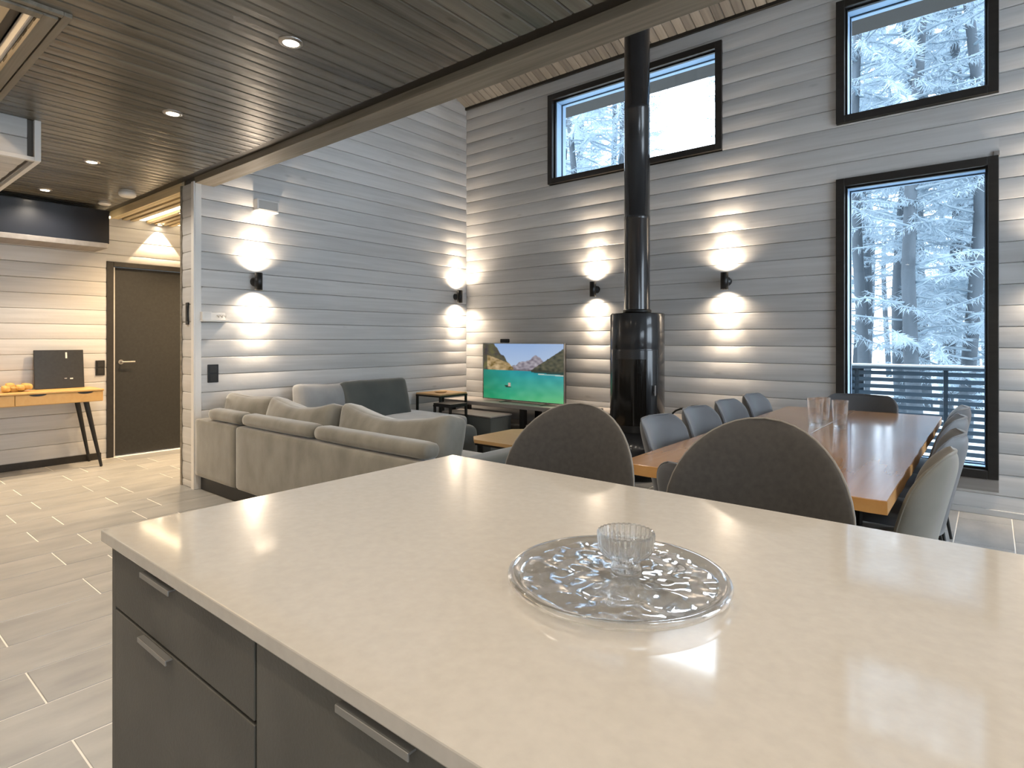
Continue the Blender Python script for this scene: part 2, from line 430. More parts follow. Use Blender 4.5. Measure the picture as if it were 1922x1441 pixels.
for i, (a, b, c, d) in enumerate(FILL_WIN):
    w = MB()
    for p, q in ((a, a + .06), (b - .06, b), ((a + b) / 2 - .03, (a + b) / 2 + .03)): w.box(XR - .02, XR + .1, p, q, c, d, .003)
    w.box(XR - .02, XR + .1, a, b, c, c + .06, .003).box(XR - .02, XR + .1, a, b, d - .06, d, .003)
    o = struct('window_%d' % (6 + i), w, 'frame_black')  # window out of view, put in for extra daylight
    obj('window_pane', MB().box(XR + .05, XR + .056, a + .06, b - .06, c + .06, d - .06), 'pane', o)
wall_front = struct('wall_front', MB().box(XC - .2, XR + .2, YF - .2, YF - PT, 0, 2.9), 'log_back')
ROT_S = Matrix(((-1, 0, 0), (0, -1, 0), (0, 0, 1)))
rows_wall(wall_front, 0, XR - XC, 0, 2.62, .06, .1505, [], lambda a, z: ((XR - a, YF - PT, z), ROT_S))

# kitchen ceiling, dark boards along Y, opening to the loft at the left
OP = (-4.6, -3.06, -1.6, .645)
ceiling = struct('ceiling_low', MB().box(XC - .2, XR + .2, OP[3], YE, ZC + PT, ZC + .3).box(XC - .2, XR + .2, YF - .2, OP[2], ZC + PT, ZC + .3)
                 .box(XC - .2, OP[0], OP[2], OP[3], ZC + PT, ZC + .3).box(OP[1], XR + .2, OP[2], OP[3], ZC + PT, ZC + .3), 'log_back')
bw = .096; x = XC
while x < XR:
    x2 = min(x + bw, XR)
    ht = OP[0] - .01 < (x + x2) / 2 < OP[1] + .01
    for a, b in (((YF, OP[2]), (OP[3], YE - .085)) if ht else ((YF, YE - .085),)):
        plank(ceiling, b - a, x2 - x, PT, (x, a, ZC + PT), ROT_CEIL, 'dark_plank', random.uniform(-.010, .010), ch=.0065)
    x = x2
struct('trim_3', MB().box(XC, XR, YE - .085, YE - .004, ZC + .010, ZC + .3, .003), 'dark_trim')
# beam
struct('beam', MB().box(XA - .002, XR, YE, YE + .16, ZC - .035, ZC + .40, .003), 'beam_wood')
struct('wall_loft', MB().box(XA, XR, YE + .02, YE + .14, ZC + .40, zroof(YE) + .1), 'white_plank')
struct('trim_4', MB().box(XC, XA - .25, YE - .004, YE + .02, 2.555, 2.66, .003), 'warm_wood')
# sloped ceiling over the living room
Ls = (YB + .03 - YE) / math.cos(math.atan(SL)); an = math.atan(SL); u = Vector((0, math.cos(an), -math.sin(an))); nn = Vector((0, math.sin(an), math.cos(an)))
ROT_SL = Matrix((u, nn, Vector((1, 0, 0)))).transposed()
y0, y1 = YE - .05, YB + .6
cs = MB().raw([(x, y, zroof(y) + d) for x in (XA - .3, XR + .2) for y in (y0, y1) for d in (PT + .003, .30)],
              [(0, 1, 3, 2), (4, 6, 7, 5), (0, 4, 5, 1), (2, 3, 7, 6), (0, 2, 6, 4), (1, 5, 7, 3)])
ceiling2 = struct('ceiling_high', cs, 'log_back')
x = XA
while x < XR:
    x2 = min(x + .092, XR)
    p0 = Vector((x, YE, zroof(YE))) + nn * PT
    plank(ceiling2, Ls, x2 - x, PT, p0, ROT_SL, 'roof_plank', random.uniform(-.01, .01), ch=.006)
    x = x2
o = struct('trim_5', MB().box(XA, XR, YB - .028, YB + .002, ZB - .022, ZB + .012, .002), 'dark_trim')
# loft opening: shaft, casing
sh = MB(); t = .05; zt = 4.6
sh.box(OP[0] - t, OP[0], OP[2] - t, OP[3] + t, ZC + .02, zt).box(OP[1], OP[1] + t, OP[2] - t, OP[3] + t, ZC + .02, zt)
sh.box(OP[0], OP[1], OP[3], OP[3] + t, ZC + .02, zt).box(OP[0], OP[1], OP[2] - t, OP[2], ZC + .02, zt)
shaft = struct('wall_shaft', sh, 'white_plank')
struct('ceiling_shaft', MB().box(OP[0] - t, OP[1] + t, OP[2] - t, OP[3] + t, zt, zt + .06), 'warm_wood')
for k in range(1): plank(shaft, OP[1] - OP[0], .07, .012, (OP[0], OP[3], ZC + .02 + .09 * k), ROT_B, 'white_plank')
for k in range(9): plank(shaft, OP[1] - OP[0], .16, .012, (OP[0], OP[3], ZC + .19 + .16 * k), ROT_B, 'warm_wood')
tr = MB()
for o1, o2, zz in ((.09, .060, -.016), (.050, -.0, -.024)):
    tr.box(OP[0] - .1, OP[1] + o1, OP[3] + o2, OP[3] + o1, ZC + zz, ZC + .03, .002)
    tr.box(OP[1] + o2, OP[1] + o1, OP[2], OP[3] + o2, ZC + zz, ZC + .03, .002)
struct('trim_6', tr, 'beam_wood')
struct('trim_7', MB().box(OP[0], OP[1] - .0, OP[3] - .05, OP[3] - .014, ZC + .09, ZC + .19, .003), 'dark_trim')
# boxed-in duct below the ceiling
bx = struct('bulkhead', MB().box(-6.4 + PT, -4.575 - PT, -.9, .96 - PT, 2.375 + PT, ZC + .02), 'log_back')
for zz, w in ((2.375, .125), (2.50, .12)):
    plank(bx, 1.80, w, PT, (-4.575 - PT, -.9, zz), ROT_A, 'white_plank')
for i in range(8):
    plank(bx, 1.80, .225, PT, (-6.4 + i * .2275, -.9, 2.375 + PT), ROT_CEIL, 'white_plank')
for o_ in [obj('corner_trim', MB().box(-4.60, -4.568, .935, .968, 2.368, ZC, .002), 'white_plastic', bx),
           obj('corner_trim', MB().box(-4.60, -4.568, -.9, .935, 2.366, 2.39, .002), 'white_plastic', bx),
           obj('corner_trim', MB().box(-6.4, -4.60, .94, .968, 2.366, 2.39, .002), 'white_plastic', bx)]: pass
obj('end_panel', MB().box(-6.4, -4.60, .936, .960, 2.39, ZC, .002), 'white_plank', bx)
# dark glossy valance on the hall wall
vb = thing('ceiling_valance', 'long black glossy boxed valance under the dark ceiling, above the wooden desk', 'valance', (-7.1, 0, 2.2))
obj('panel', MB().box(XC, -6.93, YF, 2.02, 2.235, 2.57, .004), 'black_gloss', vb)
obj('bottom_trim', MB().box(XC, -6.90, YF, 2.0, 2.185, 2.235, .003), 'grey_wood', vb)
obj('light_strip', MB().box(XC + .01, -6.94, 2.021, 2.035, 2.50, 2.518), 'strip_glow', vb)
# corridor slat ceiling
cc = struct('ceiling_corridor', MB().box(XC, XA - .25, YE, YB, ZC + .03, ZC + .2), 'dark_trim')
y = YE + .03; i = 0
while y < YB - .05:
    if i in (3, 8): obj('light_strip', MB().box(XC + .05, XA - .3, y, y + .05, 2.575, 2.59), 'strip_glow', cc)
    else: obj('slat', MB().box(XC + .005, XA - .255, y, y + .045, 2.56, 2.61, .002), 'warm_wood', cc)
    y += .078; i += 1
struct('baseboard_hall', MB().box(XC, XC + .018, YF, D1[0] - .05, 0, .07, .002), 'dark_trim')
struct('baseboard_back', MB().box(XA, XR, YB - .02, YB - .0015, 0, .045, .004), 'white_plank')
struct('baseboard_left', MB().box(XA + .0015, XA + .016, YE + .05, YB - .02, 0, .05, .003), 'white_plank')

def window(name, h, reveal_top=True):
    x0, x1, z0, z1 = h; f = .062
    w = MB()
    def ring(x0, x1, z0, z1, f, ya, yb, b=.004):
        return MB().box(x0, x0 + f, ya, yb, z0, z1, b).box(x1 - f, x1, ya, yb, z0, z1, b).box(x0 + f, x1 - f, ya, yb, z0, z0 + f, b).box(x0 + f, x1 - f, ya, yb, z1 - f, z1, b)
    o = struct(name, ring(x0, x1, z0, z1, f, YB - .03, YB + .055), 'frame_black')
    obj('sash', ring(x0 + f, x1 - f, z0 + f, z1 - f, .014, YB + .02, YB + .05, .002), 'black', o)
    obj('window_pane', MB().box(x0 + f + .01, x1 - f - .01, YB + .03, YB + .036, z0 + f + .01, z1 - f - .01), 'pane', o)
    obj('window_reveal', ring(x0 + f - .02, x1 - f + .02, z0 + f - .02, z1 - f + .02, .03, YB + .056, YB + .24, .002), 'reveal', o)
    obj('outer_rim', ring(x0 + f + .008, x1 - f - .008, z0 + f + .008, z1 - f - .008, .012, YB + .15, YB + .165, .001), 'rail_wood', o)
    return o
window('window_1', W1); window('window_2', W2)
window('window_3', W3); window('window_4', W4); window('window_5', W5)
struct('window_sill', MB().box(W3[0], W3[1], YB - .012, YB - .002, .17, .258, .002), 'grey_wood')  # flat grey strip stands in for the shade below the frame
struct('trim_8', MB().box(W3[1] - .03, W3[1] + .005, YB - .012, YB - .001, 2.58, 2.615, .002), 'grey_wood')

# door
dr = struct('door_1', MB().box(XC - .15, XC - .05, D1[0] + .075, D1[1] - .05, .008, 2.045), 'door')
obj('door_frame', MB().box(XC - .19, XC + .012, D1[0], D1[0] + .065, 0, 2.10, .003).box(XC - .19, XC + .012, D1[1] - .05, D1[1], 0, 2.10, .003)
    .box(XC - .19, XC + .012, D1[0] + .065, D1[1] - .05, 2.05, 2.10, .003), 'frame_black', dr)
obj('hinge_strip', MB().box(XC - .03, XC + .008, D1[0] + .066, D1[0] + .077, .01, 2.04), 'grey_plastic', dr)
hd = MB().cyl((XC - .05, D1[0] + .15, 1.02), (XC + .01, D1[0] + .15, 1.02), .009).cyl((XC + .005, D1[0] + .145, 1.02), (XC + .005, D1[0] + .27, 1.02), .009).cyl((XC - .052, D1[0] + .15, 1.02), (XC - .044, D1[0] + .15, 1.02), .026)
obj('door_handle', hd, 'handle', dr)

# ------------------------------------------------------------------ lamps
def downlight(x, y, label, grp='recessed spotlights in the dark ceiling over the kitchen'):
    t = thing('downlight', label, 'spotlight', (x, y, ZC - .002), 0, grp)
    r = .042
    obj('ring', MB().lathe([(r - .008, -.002), (r - .006, -.007), (r, -.008), (r + .012, -.003), (r + .013, .004)], 28), 'steel', t, world=False, recentre=False)
    obj('lens', MB().lathe([(.0005, -.005), (r - .008, -.005), (r - .008, .002)], 24), 'lamp_glow', t, world=False, recentre=False)
    spot(t, (0, 0, -.012), (0, 0, -1), DOWN_W, 150, .55, NEUT, .035)
downlight(-2.47, 1.43, 'round recessed spotlight in the dark ceiling, nearest the beam and largest in view', None)
downlight(-3.79, 1.43, 'round recessed spotlight, second nearest of the line in the dark ceiling', None)
downlight(-5.30, 1.43, 'round recessed spotlight, third of the line in the dark ceiling', None)
downlight(-6.62, 1.43, 'round recessed spotlight farthest left, next to the black valance', None)
for x, y in ((-1.16, 1.43), (.15, 1.43), (1.5, 1.43), (-1.16, -.2), (.15, -.2), (1.5, -.2), (-5.6, -.6), (-6.6, -.2), (-2.4, -.6), (-1.16, -1.7), (.15, -1.7), (2.6, .6)):
    downlight(x, y, 'round recessed spotlight in the dark ceiling over the kitchen')

def sconce(x, y, z, nrm, label, e=1):
    """up-down cylinder lamp; nrm = outward normal of the wall"""
    t = thing('wall_sconce', label, 'wall lamp', (x, y, z), 0, 'black up and down wall sconces')
    n = Vector(nrm); d = .078; r = .034; h = .078
    c = n * d
    prof = [(r - .006, -h + .012), (r - .006, -h), (r, -h), (r, h), (r - .006, h), (r - .006, h - .012)]
    obj('cylinder', MB().lathe(prof, 28, c), 'black', t, world=False, recentre=False)
    for sg in (-1, 1):
        obj('lens', MB().lathe([(.0005, sg * (h - .010)), (r - .0065, sg * (h - .010))], 24, c), 'lamp_glow', t, world=False, recentre=False)
    obj('mount', MB().cyl((0, 0, 0), n * .028, .042, .040, 24).cyl(n * .028, n * .045, .040, .022, 24).cyl(n * .04, c, .016, .016, 12), 'black', t, world=False, recentre=False)
    for sg in (-1, 1):
        spot(t, c + Vector((0, 0, sg * (h + .004))), (0, 0, sg), SCON_IN * e, 30, .35, WARM, .010)
        spot(t, c + Vector((0, 0, sg * (h + .004))), (0, 0, sg), SCON_OUT * .9 * e, 58, 1, WARM, .015)
        spot(t, c + Vector((0, 0, sg * (h + .004))), (0, 0, sg), SCON_OUT * .40 * e, 150, 1, WARM, .02)
sconce(XA, 2.655, 1.79, (1, 0, 0), 'black up and down wall lamp on the left wall, above the sofa end')
sconce(XA, 5.25, 1.80, (1, 0, 0), 'black up and down wall lamp on the left wall, close to the room corner')
sconce(-3.28, YB, 1.80, (0, -1, 0), 'black up and down wall lamp left of the stove pipe, between it and the television')
sconce(-1.885, YB, 1.80, (0, -1, 0), 'black up and down wall lamp between the stove pipe and the tall window')
sconce(.40, YB, 1.80, (0, -1, 0), 'black up and down wall lamp right of the tall window', 1)
sconce(2.75, YB, 1.80, (0, -1, 0), 'black up and down wall lamp far right, beyond the second tall window', 1)
# corridor lamp washing the hall wall above the door
t = thing('corridor_spotlight', 'small spotlight in the slatted corridor ceiling above the dark door', 'spotlight', (XC + .055, 2.60, 2.555))
obj('ring', MB().lathe([(.024, 0), (.026, -.008), (.034, -.008), (.036, .003)], 20), 'steel', t, world=False, recentre=False)
obj('lens', MB().lathe([(.0005, -.003), (.024, -.003)], 20), 'lamp_glow', t, world=False, recentre=False)
spot(t, (0, 0, -.01), (-.05, 0, -1), 22, 74, .12, AMB, .006)
for x, y in ((-6.4, 2.5), (-6.4, 3.6), (-6.4, 4.7)):
    t = thing('corridor_spotlight', 'small spotlight in the slatted corridor ceiling, hidden behind the free wall end', 'spotlight', (x, y, 2.555), 0, 'corridor spotlights')
    obj('ring', MB().lathe([(.024, 0), (.026, -.008), (.034, -.008), (.036, .003)], 20), 'steel', t, world=False, recentre=False)
    obj('lens', MB().lathe([(.0005, -.003), (.024, -.003)], 20), 'lamp_glow', t, world=False, recentre=False)
    spot(t, (0, 0, -.01), (0, 0, -1), CORR_W * 6, 140, .6, AMB, .03)
# added out-of-view lamps that warm the desk wall
for y in (.35, -.6):
    t = thing('valance_spotlight', 'small spotlight under the black valance', 'spotlight', (-6.80, y, 2.60), 0, 'valance spotlights')
    obj('ring', MB().lathe([(.024, 0), (.026, -.008), (.034, -.008), (.036, .003)], 20), 'steel', t, world=False, recentre=False)
    obj('lens', MB().lathe([(.0005, -.003), (.024, -.003)], 20), 'lamp_glow', t, world=False, recentre=False)
    spot(t, (0, 0, -.01), (-.1, 0, -1), 36, 150, .5, AMB, .02)
# warm lamp up in the loft shaft
t = thing('loft_lamp', 'warm lamp glowing up in the loft opening', 'lamp', (-3.75, -.5, 3.7))
obj('globe', MB().lathe([(.001, -.08), (.05, -.065), (.08, 0), (.05, .065), (.001, .08)], 20), 'strip_glow', t, world=False, recentre=False)
obj('cord', MB().cyl((0, 0, .08), (0, 0, .9), .004), 'black', t, world=False, recentre=False)
l = bpy.data.lights.new('lamp_light', 'POINT'); l.energy = 30; l.color = AMB; l.shadow_soft_size = .09
o = bpy.data.objects.new('lamp_light', l); COL.objects.link(o); o.parent = t; o.location = (0, 0, -.12)

# ceiling detectors
def detector(x, y, r, label, hgt):
    t = thing('smoke_detector', label, 'smoke detector', (x, y, ZC), 0)
    obj('base', MB().lathe([(r * .9, .0), (r * .9, -.012), (.001, -.012)], 32), 'grey_plastic', t, world=False, recentre=False)
    obj('cover', MB().lathe([(r * .86, -.012), (r, -.018), (r, -hgt * .75), (r * .8, -hgt), (.001, -hgt)], 32), 'white_plastic', t, world=False, recentre=False)
detector(-6.10, 1.92, .07, 'larger white round detector on the dark ceiling beside the slatted corridor ceiling', .055)
detector(-6.76, 1.93, .055, 'smaller flat white round detector on the dark ceiling near the black valance', .03)

# ------------------------------------------------------------------ island
isl = thing('kitchen_island', 'kitchen island with dark grey textured fronts under the pale worktop', 'kitchen island', (-.2, .7, 0))
obj('carcass', MB().box(-1.285, 1.9, .405, 1.02, .09, .872, .001), 'cabinet', isl)
obj('plinth', MB().box(-1.24, 1.88, .45, .98, 0, .09), 'black', isl)
obj('end_panel', MB().box(-1.305, -1.286, .385, 1.04, .0, .872, .001), 'cabinet', isl)
fz = [('drawer_front', -1.284, -.754, .760, .868, -1.129, -1.008), ('door_front', -1.284, -.754, .10, .754, -1.139, -1.018),
      ('door_front', -.748, -.12, .10, .868, -.555, -.434), ('door_front', -.114, .50, .10, .868, .10, .22), ('door_front', .506, 1.1, .10, .868, .70, .82), ('door_front', 1.106, 1.88, .10, .868, 1.3, 1.42)]
for nme, x0, x1, z0, z1, h0, h1 in fz:
    f = obj(nme, MB().box(x0, x1, .384, .404, z0, z1, .0015), 'cabinet', isl)
    obj('handle', MB().box(h0, h1, .374, .3835, z1 - .0035, z1 - .0012).box(h0, h1, .3728, .3752, z1 - .010, z1 - .0012, .0008), 'handle', f)
ct = thing('worktop', 'pale beige glossy stone worktop with thin edge on the kitchen island', 'worktop', (-.2, .8, .878))
obj('slab', MB().box(-1.322, 1.95, .371, 1.320, .8785, .900, .0022), 'quartz', ct)

# glass platter and candle holder
PX, PY = -.432, .776
gl = thing('glass_platter', 'large round clear glass platter with molten icy relief on the worktop', 'platter', (PX, PY, .9))
rP = .160
v = []; f = []; nr, na = 34, 120
def ptop(r, a):
    x, y = r * math.cos(a), r * math.sin(a)
    rel = 0
    if .03 < r < .148:
        n1 = noise.noise(Vector((a * 2.2 + math.sin(r * 40) * .2, r * 26, 3))); n2 = noise.noise(Vector((x * 46, y * 46, 8)))
        rel = .0032 * (n1 + .8 * n2) * min(1, (r - .03) / .02) * min(1, (.152 - r) / .012)
    z = .0135 + rel
    if r > .145: z += .0065 * math.sin(min(1, (r - .145) / .012) * math.pi / 2)
    return (x, y, z)
for i in range(nr + 1):
    r = max(.001, rP * i / nr)
    for j in range(na): v.append(ptop(r, 2 * math.pi * j / na))
prof_low = [(rP + .003, .017), (rP + .003, .012), (rP - .004, .006), (rP - .018, .002), (rP - .03, .0008), (.05, .0008), (.001, .0008)]
for r, z in prof_low:
    for j in range(na): v.append((r * math.cos(2 * math.pi * j / na), r * math.sin(2 * math.pi * j / na), z))
for i in range(nr + len(prof_low)):
    for j in range(na):
        k = (j + 1) % na; f.append((i * na + j, i * na + k, (i + 1) * na + k, (i + 1) * na + j))
f.append(tuple(range(na))[::-1]); f.append(tuple((nr + len(prof_low)) * na + j for j in range(na)))
mb = MB().raw(v, f, True); obj('dish', mb, 'glass', gl, world=False, recentre=False)
ch_ = thing('glass_candle_holder', 'small clear ribbed glass candle holder with narrow foot standing on the platter', 'candle holder', (PX + .003, PY + .022, .9143))
prof = [(.001, .0), (.020, 0), (.0225, .003), (.0205, .012), (.0225, .018), (.034, .026), (.0405, .034), (.0425, .056), (.0415, .060), (.0395, .058), (.036, .036), (.030, .030), (.001, .028)]
wv = lambda a, j: (.035 * math.sin(a * 30) if 1 <= j <= 8 else 0)
mb = MB().lathe(prof, 180, wave=wv); obj('body', mb, 'glass', ch_, world=False, recentre=False)

# ------------------------------------------------------------------ bar stools
def arch_back(w, z0, z1, thick, depth, y0, lean, n=22, m=16, p=2.0, low=.80, kn=.45, rc=0):
    """upholstered shell: outline w(v), bowed; returns MB (faces -y outside) and edge polyline"""
    front = []; rim = []
    def out(vv):      # half-width at height v (0..1)
        if rc:
            k2 = 1 - rc / (z1 - z0)
            if vv < k2: return w / 2 * (low + (1 - low) * math.sin(vv / k2 * math.pi / 2))
            return w / 2 - rc * (1 - max(0, 1 - ((vv - k2) / (1 - k2)) ** 2) ** .5)
        if vv < kn: return w / 2 * (low + (1 - low) * math.sin(vv / kn * math.pi / 2))
        q = (vv - kn) / (1 - kn); return w / 2 * (max(0, 1 - q ** p)) ** (1 / p)
    grid = []
    for i in range(m + 1):
        vv = 1 - (1 - i / m) ** 1.7 if i < m else 1
        hw = max(out(vv), .004); row = []
        for j in range(n + 1):
            s_ = -1 + 2 * j / n
            x = hw * math.sin(s_ * math.pi / 2); z = z0 + (z1 - z0) * vv
            y = y0 + depth * (x / (w / 2)) ** 2 * (1 - .35 * vv) - lean * vv ** 1.1
            th = thick * (max(0, 1 - abs(math.sin(s_ * math.pi / 2)) ** 6) ** .5 * .85 + .15) * (max(.25 if rc else .12, 1 - vv ** 14 if rc else 1 - vv ** 8))
            row.append((Vector((x, y - th / 2, z)), Vector((x, y + th / 2, z))))
        grid.append(row)
    v = []; f = []
    for row in grid:
        for a, b in row: v += [a, b]
    W = 2 * (n + 1)
    for i in range(m):
        for j in range(n):
            a = i * W + 2 * j
            f.append((a, a + 2, a + W + 2, a + W)); f.append((a + 1, a + W + 1, a + W + 3, a + 3))
    for i in range(m):
        a = i * W; f.append((a, a + W, a + W + 1, a + 1)); a = i * W + 2 * n; f.append((a, a + 1, a + W + 1, a + W))
    for j in range(n):
        a = 2 * j; f.append((a, a + 1, a + 3, a + 2)); a = m * W + 2 * j; f.append((a, a + 2, a + 3, a + 1))
    L_ = [(grid[i][0][0] + grid[i][0][1]) / 2 for i in range(m)]; Rr = [(grid[i][n][0] + grid[i][n][1]) / 2 for i in range(m - 1, -1, -1)]
    top = (grid[m][n // 2][0] + grid[m][n // 2][1]) / 2
    return MB().raw(v, f, True), L_ + [top] + Rr
def stool(loc, rz, label):
    t = thing('bar_stool', label, 'bar stool', loc, rz, 'bar stools at the island')
    # local: back towards +y, seat towards -y (the island)
    mb, rim = arch_back(.475, .60, 1.05, .040, -.10, .17, -.045)
    obj('backrest', mb, 'stool_fabric', t, world=False)
    obj('piping', MB().tube(rim, .0035, 6), 'piping', t, world=False)  # paler tube along the rim stands in for its edge highlight
    obj('seat', MB().soft(0, -.03, .615, .43, .40, .085, .035, 10, bulge=(0, 0, .012)), 'stool_fabric', t, world=False)
    for sx in (-1, 1):
        for sy in (-1, 1):
            obj('leg', MB().cyl((sx * .13, -.03 + sy * .13, .58), (sx * .20, -.03 + sy * .19, .005), .014, .009, 12), 'black', t, world=False)
    q = [(sx * .168, -.03 + sy * .16, .26) for sx, sy in ((-1, -1), (1, -1), (1, 1), (-1, 1), (-1, -1))]
    fr = MB()
    for a, b in zip(q, q[1:]): fr.cyl(a, b, .007)
    obj('footrest', fr, 'black', t, world=False)
    return t
stool((-1.055, 1.46, 0), R(4), 'dark grey upholstered bar stool left of the other, before the stove')
stool((-.485, 1.46, 0), R(-2), 'dark grey upholstered bar stool right of the other, before the dining table')

# ------------------------------------------------------------------ dining table and chairs
TX0, TX1, TY0, TY1 = -1.215, -.255, 2.20, 4.86
tb = thing('dining_table', 'long wooden dining table with glossy brown top and natural edge, nearest the tall window', 'dining table', ((TX0 + TX1) / 2, (TY0 + TY1) / 2, 0))
def slab(xa, xb, wavy_left, wavy_right):
    n = 48; pts = []
    wz = lambda t, s: .004 * noise.noise(Vector((t * 2.3, s, 0))) + .003 * noise.noise(Vector((t * 7, s, 2)))
    for i in range(n + 1):
        y = TY0 + (TY1 - TY0) * i / n; pts.append((xb + (wz(y, 5) if wavy_right else 0), y))
    for i in range(9): pts.append((xb + (xa - xb) * (i + 1) / 10, TY1))
    for i in range(n + 1):
        y = TY1 - (TY1 - TY0) * i / n; pts.append((xa + (wz(y, 1) if wavy_left else 0), y))
    for i in range(9): pts.append((xa + (xb - xa) * (i + 1) / 10, TY0 + .008 * noise.noise(Vector((i * .8, 3, 1)))))
    n = len(pts); cx = sum(p[0] for p in pts) / n; cy = sum(p[1] for p in pts) / n
    v = [(x, y, .705) for x, y in pts] + [(x, y, .7475) for x, y in pts] + [(x + (.002 if x < cx else -.002), y + (.002 if y < cy else -.002), .75) for x, y in pts]
    f = [(i, (i + 1) % n, n + (i + 1) % n, n + i) for i in range(n)] + [(n + i, n + (i + 1) % n, 2 * n + (i + 1) % n, 2 * n + i) for i in range(n)]
    f += [tuple(range(n))[::-1], tuple(range(2 * n, 3 * n))]
    return MB().raw(v, f)
SM = -.765
obj('seam_strip', MB().box(SM - .0022, SM + .0022, TY0 + .004, TY1 - .004, .706, .7502), 'dark_trim', tb)
for xa, xb, l, r_ in ((TX0, SM - .002, True, False), (SM + .002, TX1, False, True)):
    s_ = slab(xa, xb, l, r_)
    # run the grain along Y: build turned, then rotate the object
    o = obj('tabletop_board', s_, [M['table_wood'], M['edge_wood']], tb)
    me = o.data
    for p in me.polygons:
        if abs(p.normal.z) < .5: p.material_index = 1
    me.transform(Matrix.Rotation(R(-90), 4, 'Z')); o.rotation_euler = (0, 0, R(90))
for y in (2.75, 4.30):
    obj('leg_frame', MB().box(-1.06, -.98, y - .04, y + .04, 0, .70, .003).box(-.49, -.41, y - .04, y + .04, 0, .70, .003).box(-1.06, -.41, y - .04, y + .04, .64, .704, .003).box(-1.06, -.41, y - .04, y + .04, 0, .05, .003), 'black', tb)
obj('rail', MB().box(-.80, -.73, 2.3, 4.76, .66, .7045, .003), 'black', tb)

def chair_proto(name, label, fab, hgt=.86, lean=.10, loc=(0, 0, 0), rz=0, w=.47, rc=.09):
    """local: occupant faces -x ... back at +x"""
    t = thing(name, label, 'chair', loc, rz, 'upholstered dining chairs')
    mb, rim = arch_back(w, .42, hgt, .055, -.115, .20, -lean, low=.84, rc=rc, m=20)
    mb.v = [(p[1], -p[0], p[2]) for p in mb.v]
    obj('backrest', mb, fab, t, world=False)
    rr = [(p[1], -p[0], p[2]) for p in rim]
    obj('seam', MB().tube(rr, .0035, 6), fab, t, world=False)
    obj('seat', MB().soft(-.02, 0, .445, .46, .47, .10, .04, 10, bulge=(0, 0, .014)), fab, t, world=False)
    for sx in (-1, 1):
        for sy in (-1, 1):
            obj('leg', MB().cyl((-.02 + sx * .16, sy * .16, .41), (-.02 + sx * .225, sy * .21, .004), .015, .008, 10), 'black', t, world=False)
    return t
# right row: backs lean to +x
cr = chair_proto('dining_chair', 'taupe velvet dining chair nearest the camera on the right side of the table', 'chair_taupe', loc=(-.40, 2.66, 0), rc=.15)
c0 = chair_proto('dining_chair', 'grey dining chair second from the camera on the right side of the table', 'chair_fabric', loc=(-.385, 3.20, 0))
for y, lab in ((3.86, 'grey dining chair third from the camera on the right side of the table'), (4.42, 'grey dining chair on the right side of the table closest to the tall window')):
    dup(c0, (-.40, y, 0), 0, lab, 'upholstered dining chairs')
for y, lab in ((2.88, 'grey dining chair on the left of the table, nearest the stove and bar stools'),
               (3.40, 'grey dining chair second from the stove end on the left side of the table'),
               (3.92, 'grey dining chair third from the stove end on the left side of the table'),
               (4.47, 'grey dining chair last on the left side of the table, nearest the back wall')):
    dup(c0, (-1.11, y, 0), math.pi, lab, 'upholstered dining chairs')
dup(c0, (-.74, 4.70, 0), R(90), 'dark dining chair at the head of the table right before the tall window', 'upholstered dining chairs')
dup(c0, (-.665, 2.10, 0), R(-90), 'dark dining chair at the near table head, half hidden by the right stool', 'upholstered dining chairs')

# tumblers
def tumbler(x, y, s, label):
    t = thing('tumbler', label, 'glass', (x, y, .7502), 0, 'clear drinking glasses on the table')
    pr = [(.001, 0), (.026 * s, 0), (.028 * s, .004), (.037 * s, .138 * s), (.0355 * s, .139 * s), (.0285 * s, .035), (.022 * s, .024), (.001, .022)]
    obj('glass_body', MB().lathe(pr, 40, wave=lambda a, j: (.02 * math.sin(a * 12) if 1 <= j <= 3 else 0)), 'glass_thin', t, world=False, recentre=False)
tumbler(-.800, 3.80, 1.22, 'clear tall drinking glass standing left of the other on the dining table seam')
tumbler(-.675, 3.82, 1.18, 'clear drinking glass standing right of the other on the dining table')
tumbler(-.795, 3.97, 1.16, 'clear drinking glass behind the left tall glass on the dining table')

# ------------------------------------------------------------------ stove
SX, SY = -2.53, 4.92
st = thing('wood_stove', 'tall black cylindrical wood stove with curved glass door and flue pipe to the ceiling', 'stove', (SX, SY, 0))
r = .247
obj('base', MB().lathe([(.001, 0), (r - .03, 0), (r - .03, .05), (r, .055), (r, .43), (.001, .43)], 56, (SX, SY, 0)), 'stove', st)
obj('body', MB().lathe([(r - .004, .432), (r, .436), (r, 1.17), (r - .002, 1.176), (r, 1.182), (r, 1.492), (r - .006, 1.502), (.12, 1.506), (.001, 1.506)], 64, (SX, SY, 0)), 'stove', st)
# curved door facing the camera (-y, +x)
a0 = math.atan2(0 - SY, 0 - SX)
def arc(r0, r1, aa, ab, z0, z1, n=24):
    v = []; f = []
    for i in range(n + 1):
        a = aa + (ab - aa) * i / n
        for rr in (r0, r1):
            for z in (z0, z1): v.append((SX + rr * math.cos(a), SY + rr * math.sin(a), z))
    for i in range(n):
        b = 4 * i; f += [(b, b + 1, b + 5, b + 4), (b + 1, b + 3, b + 7, b + 5), (b, b + 4, b + 6, b + 2)]
    f += [(0, 2, 3, 1), (4 * n, 4 * n + 1, 4 * n + 3, 4 * n + 2)]
    g = [(4 * i + 2, 4 * i + 6, 4 * i + 7, 4 * i + 3) for i in range(n)]
    return v, f, g
dm = MB(); dv = arc(r, r + .008, a0 - R(58), a0 + R(40), .44, 1.165, 48); dm.raw(dv[0], dv[1]); dm.raw(dv[0], dv[2], True)
dr2 = obj('stove_door', dm, 'stove', st)
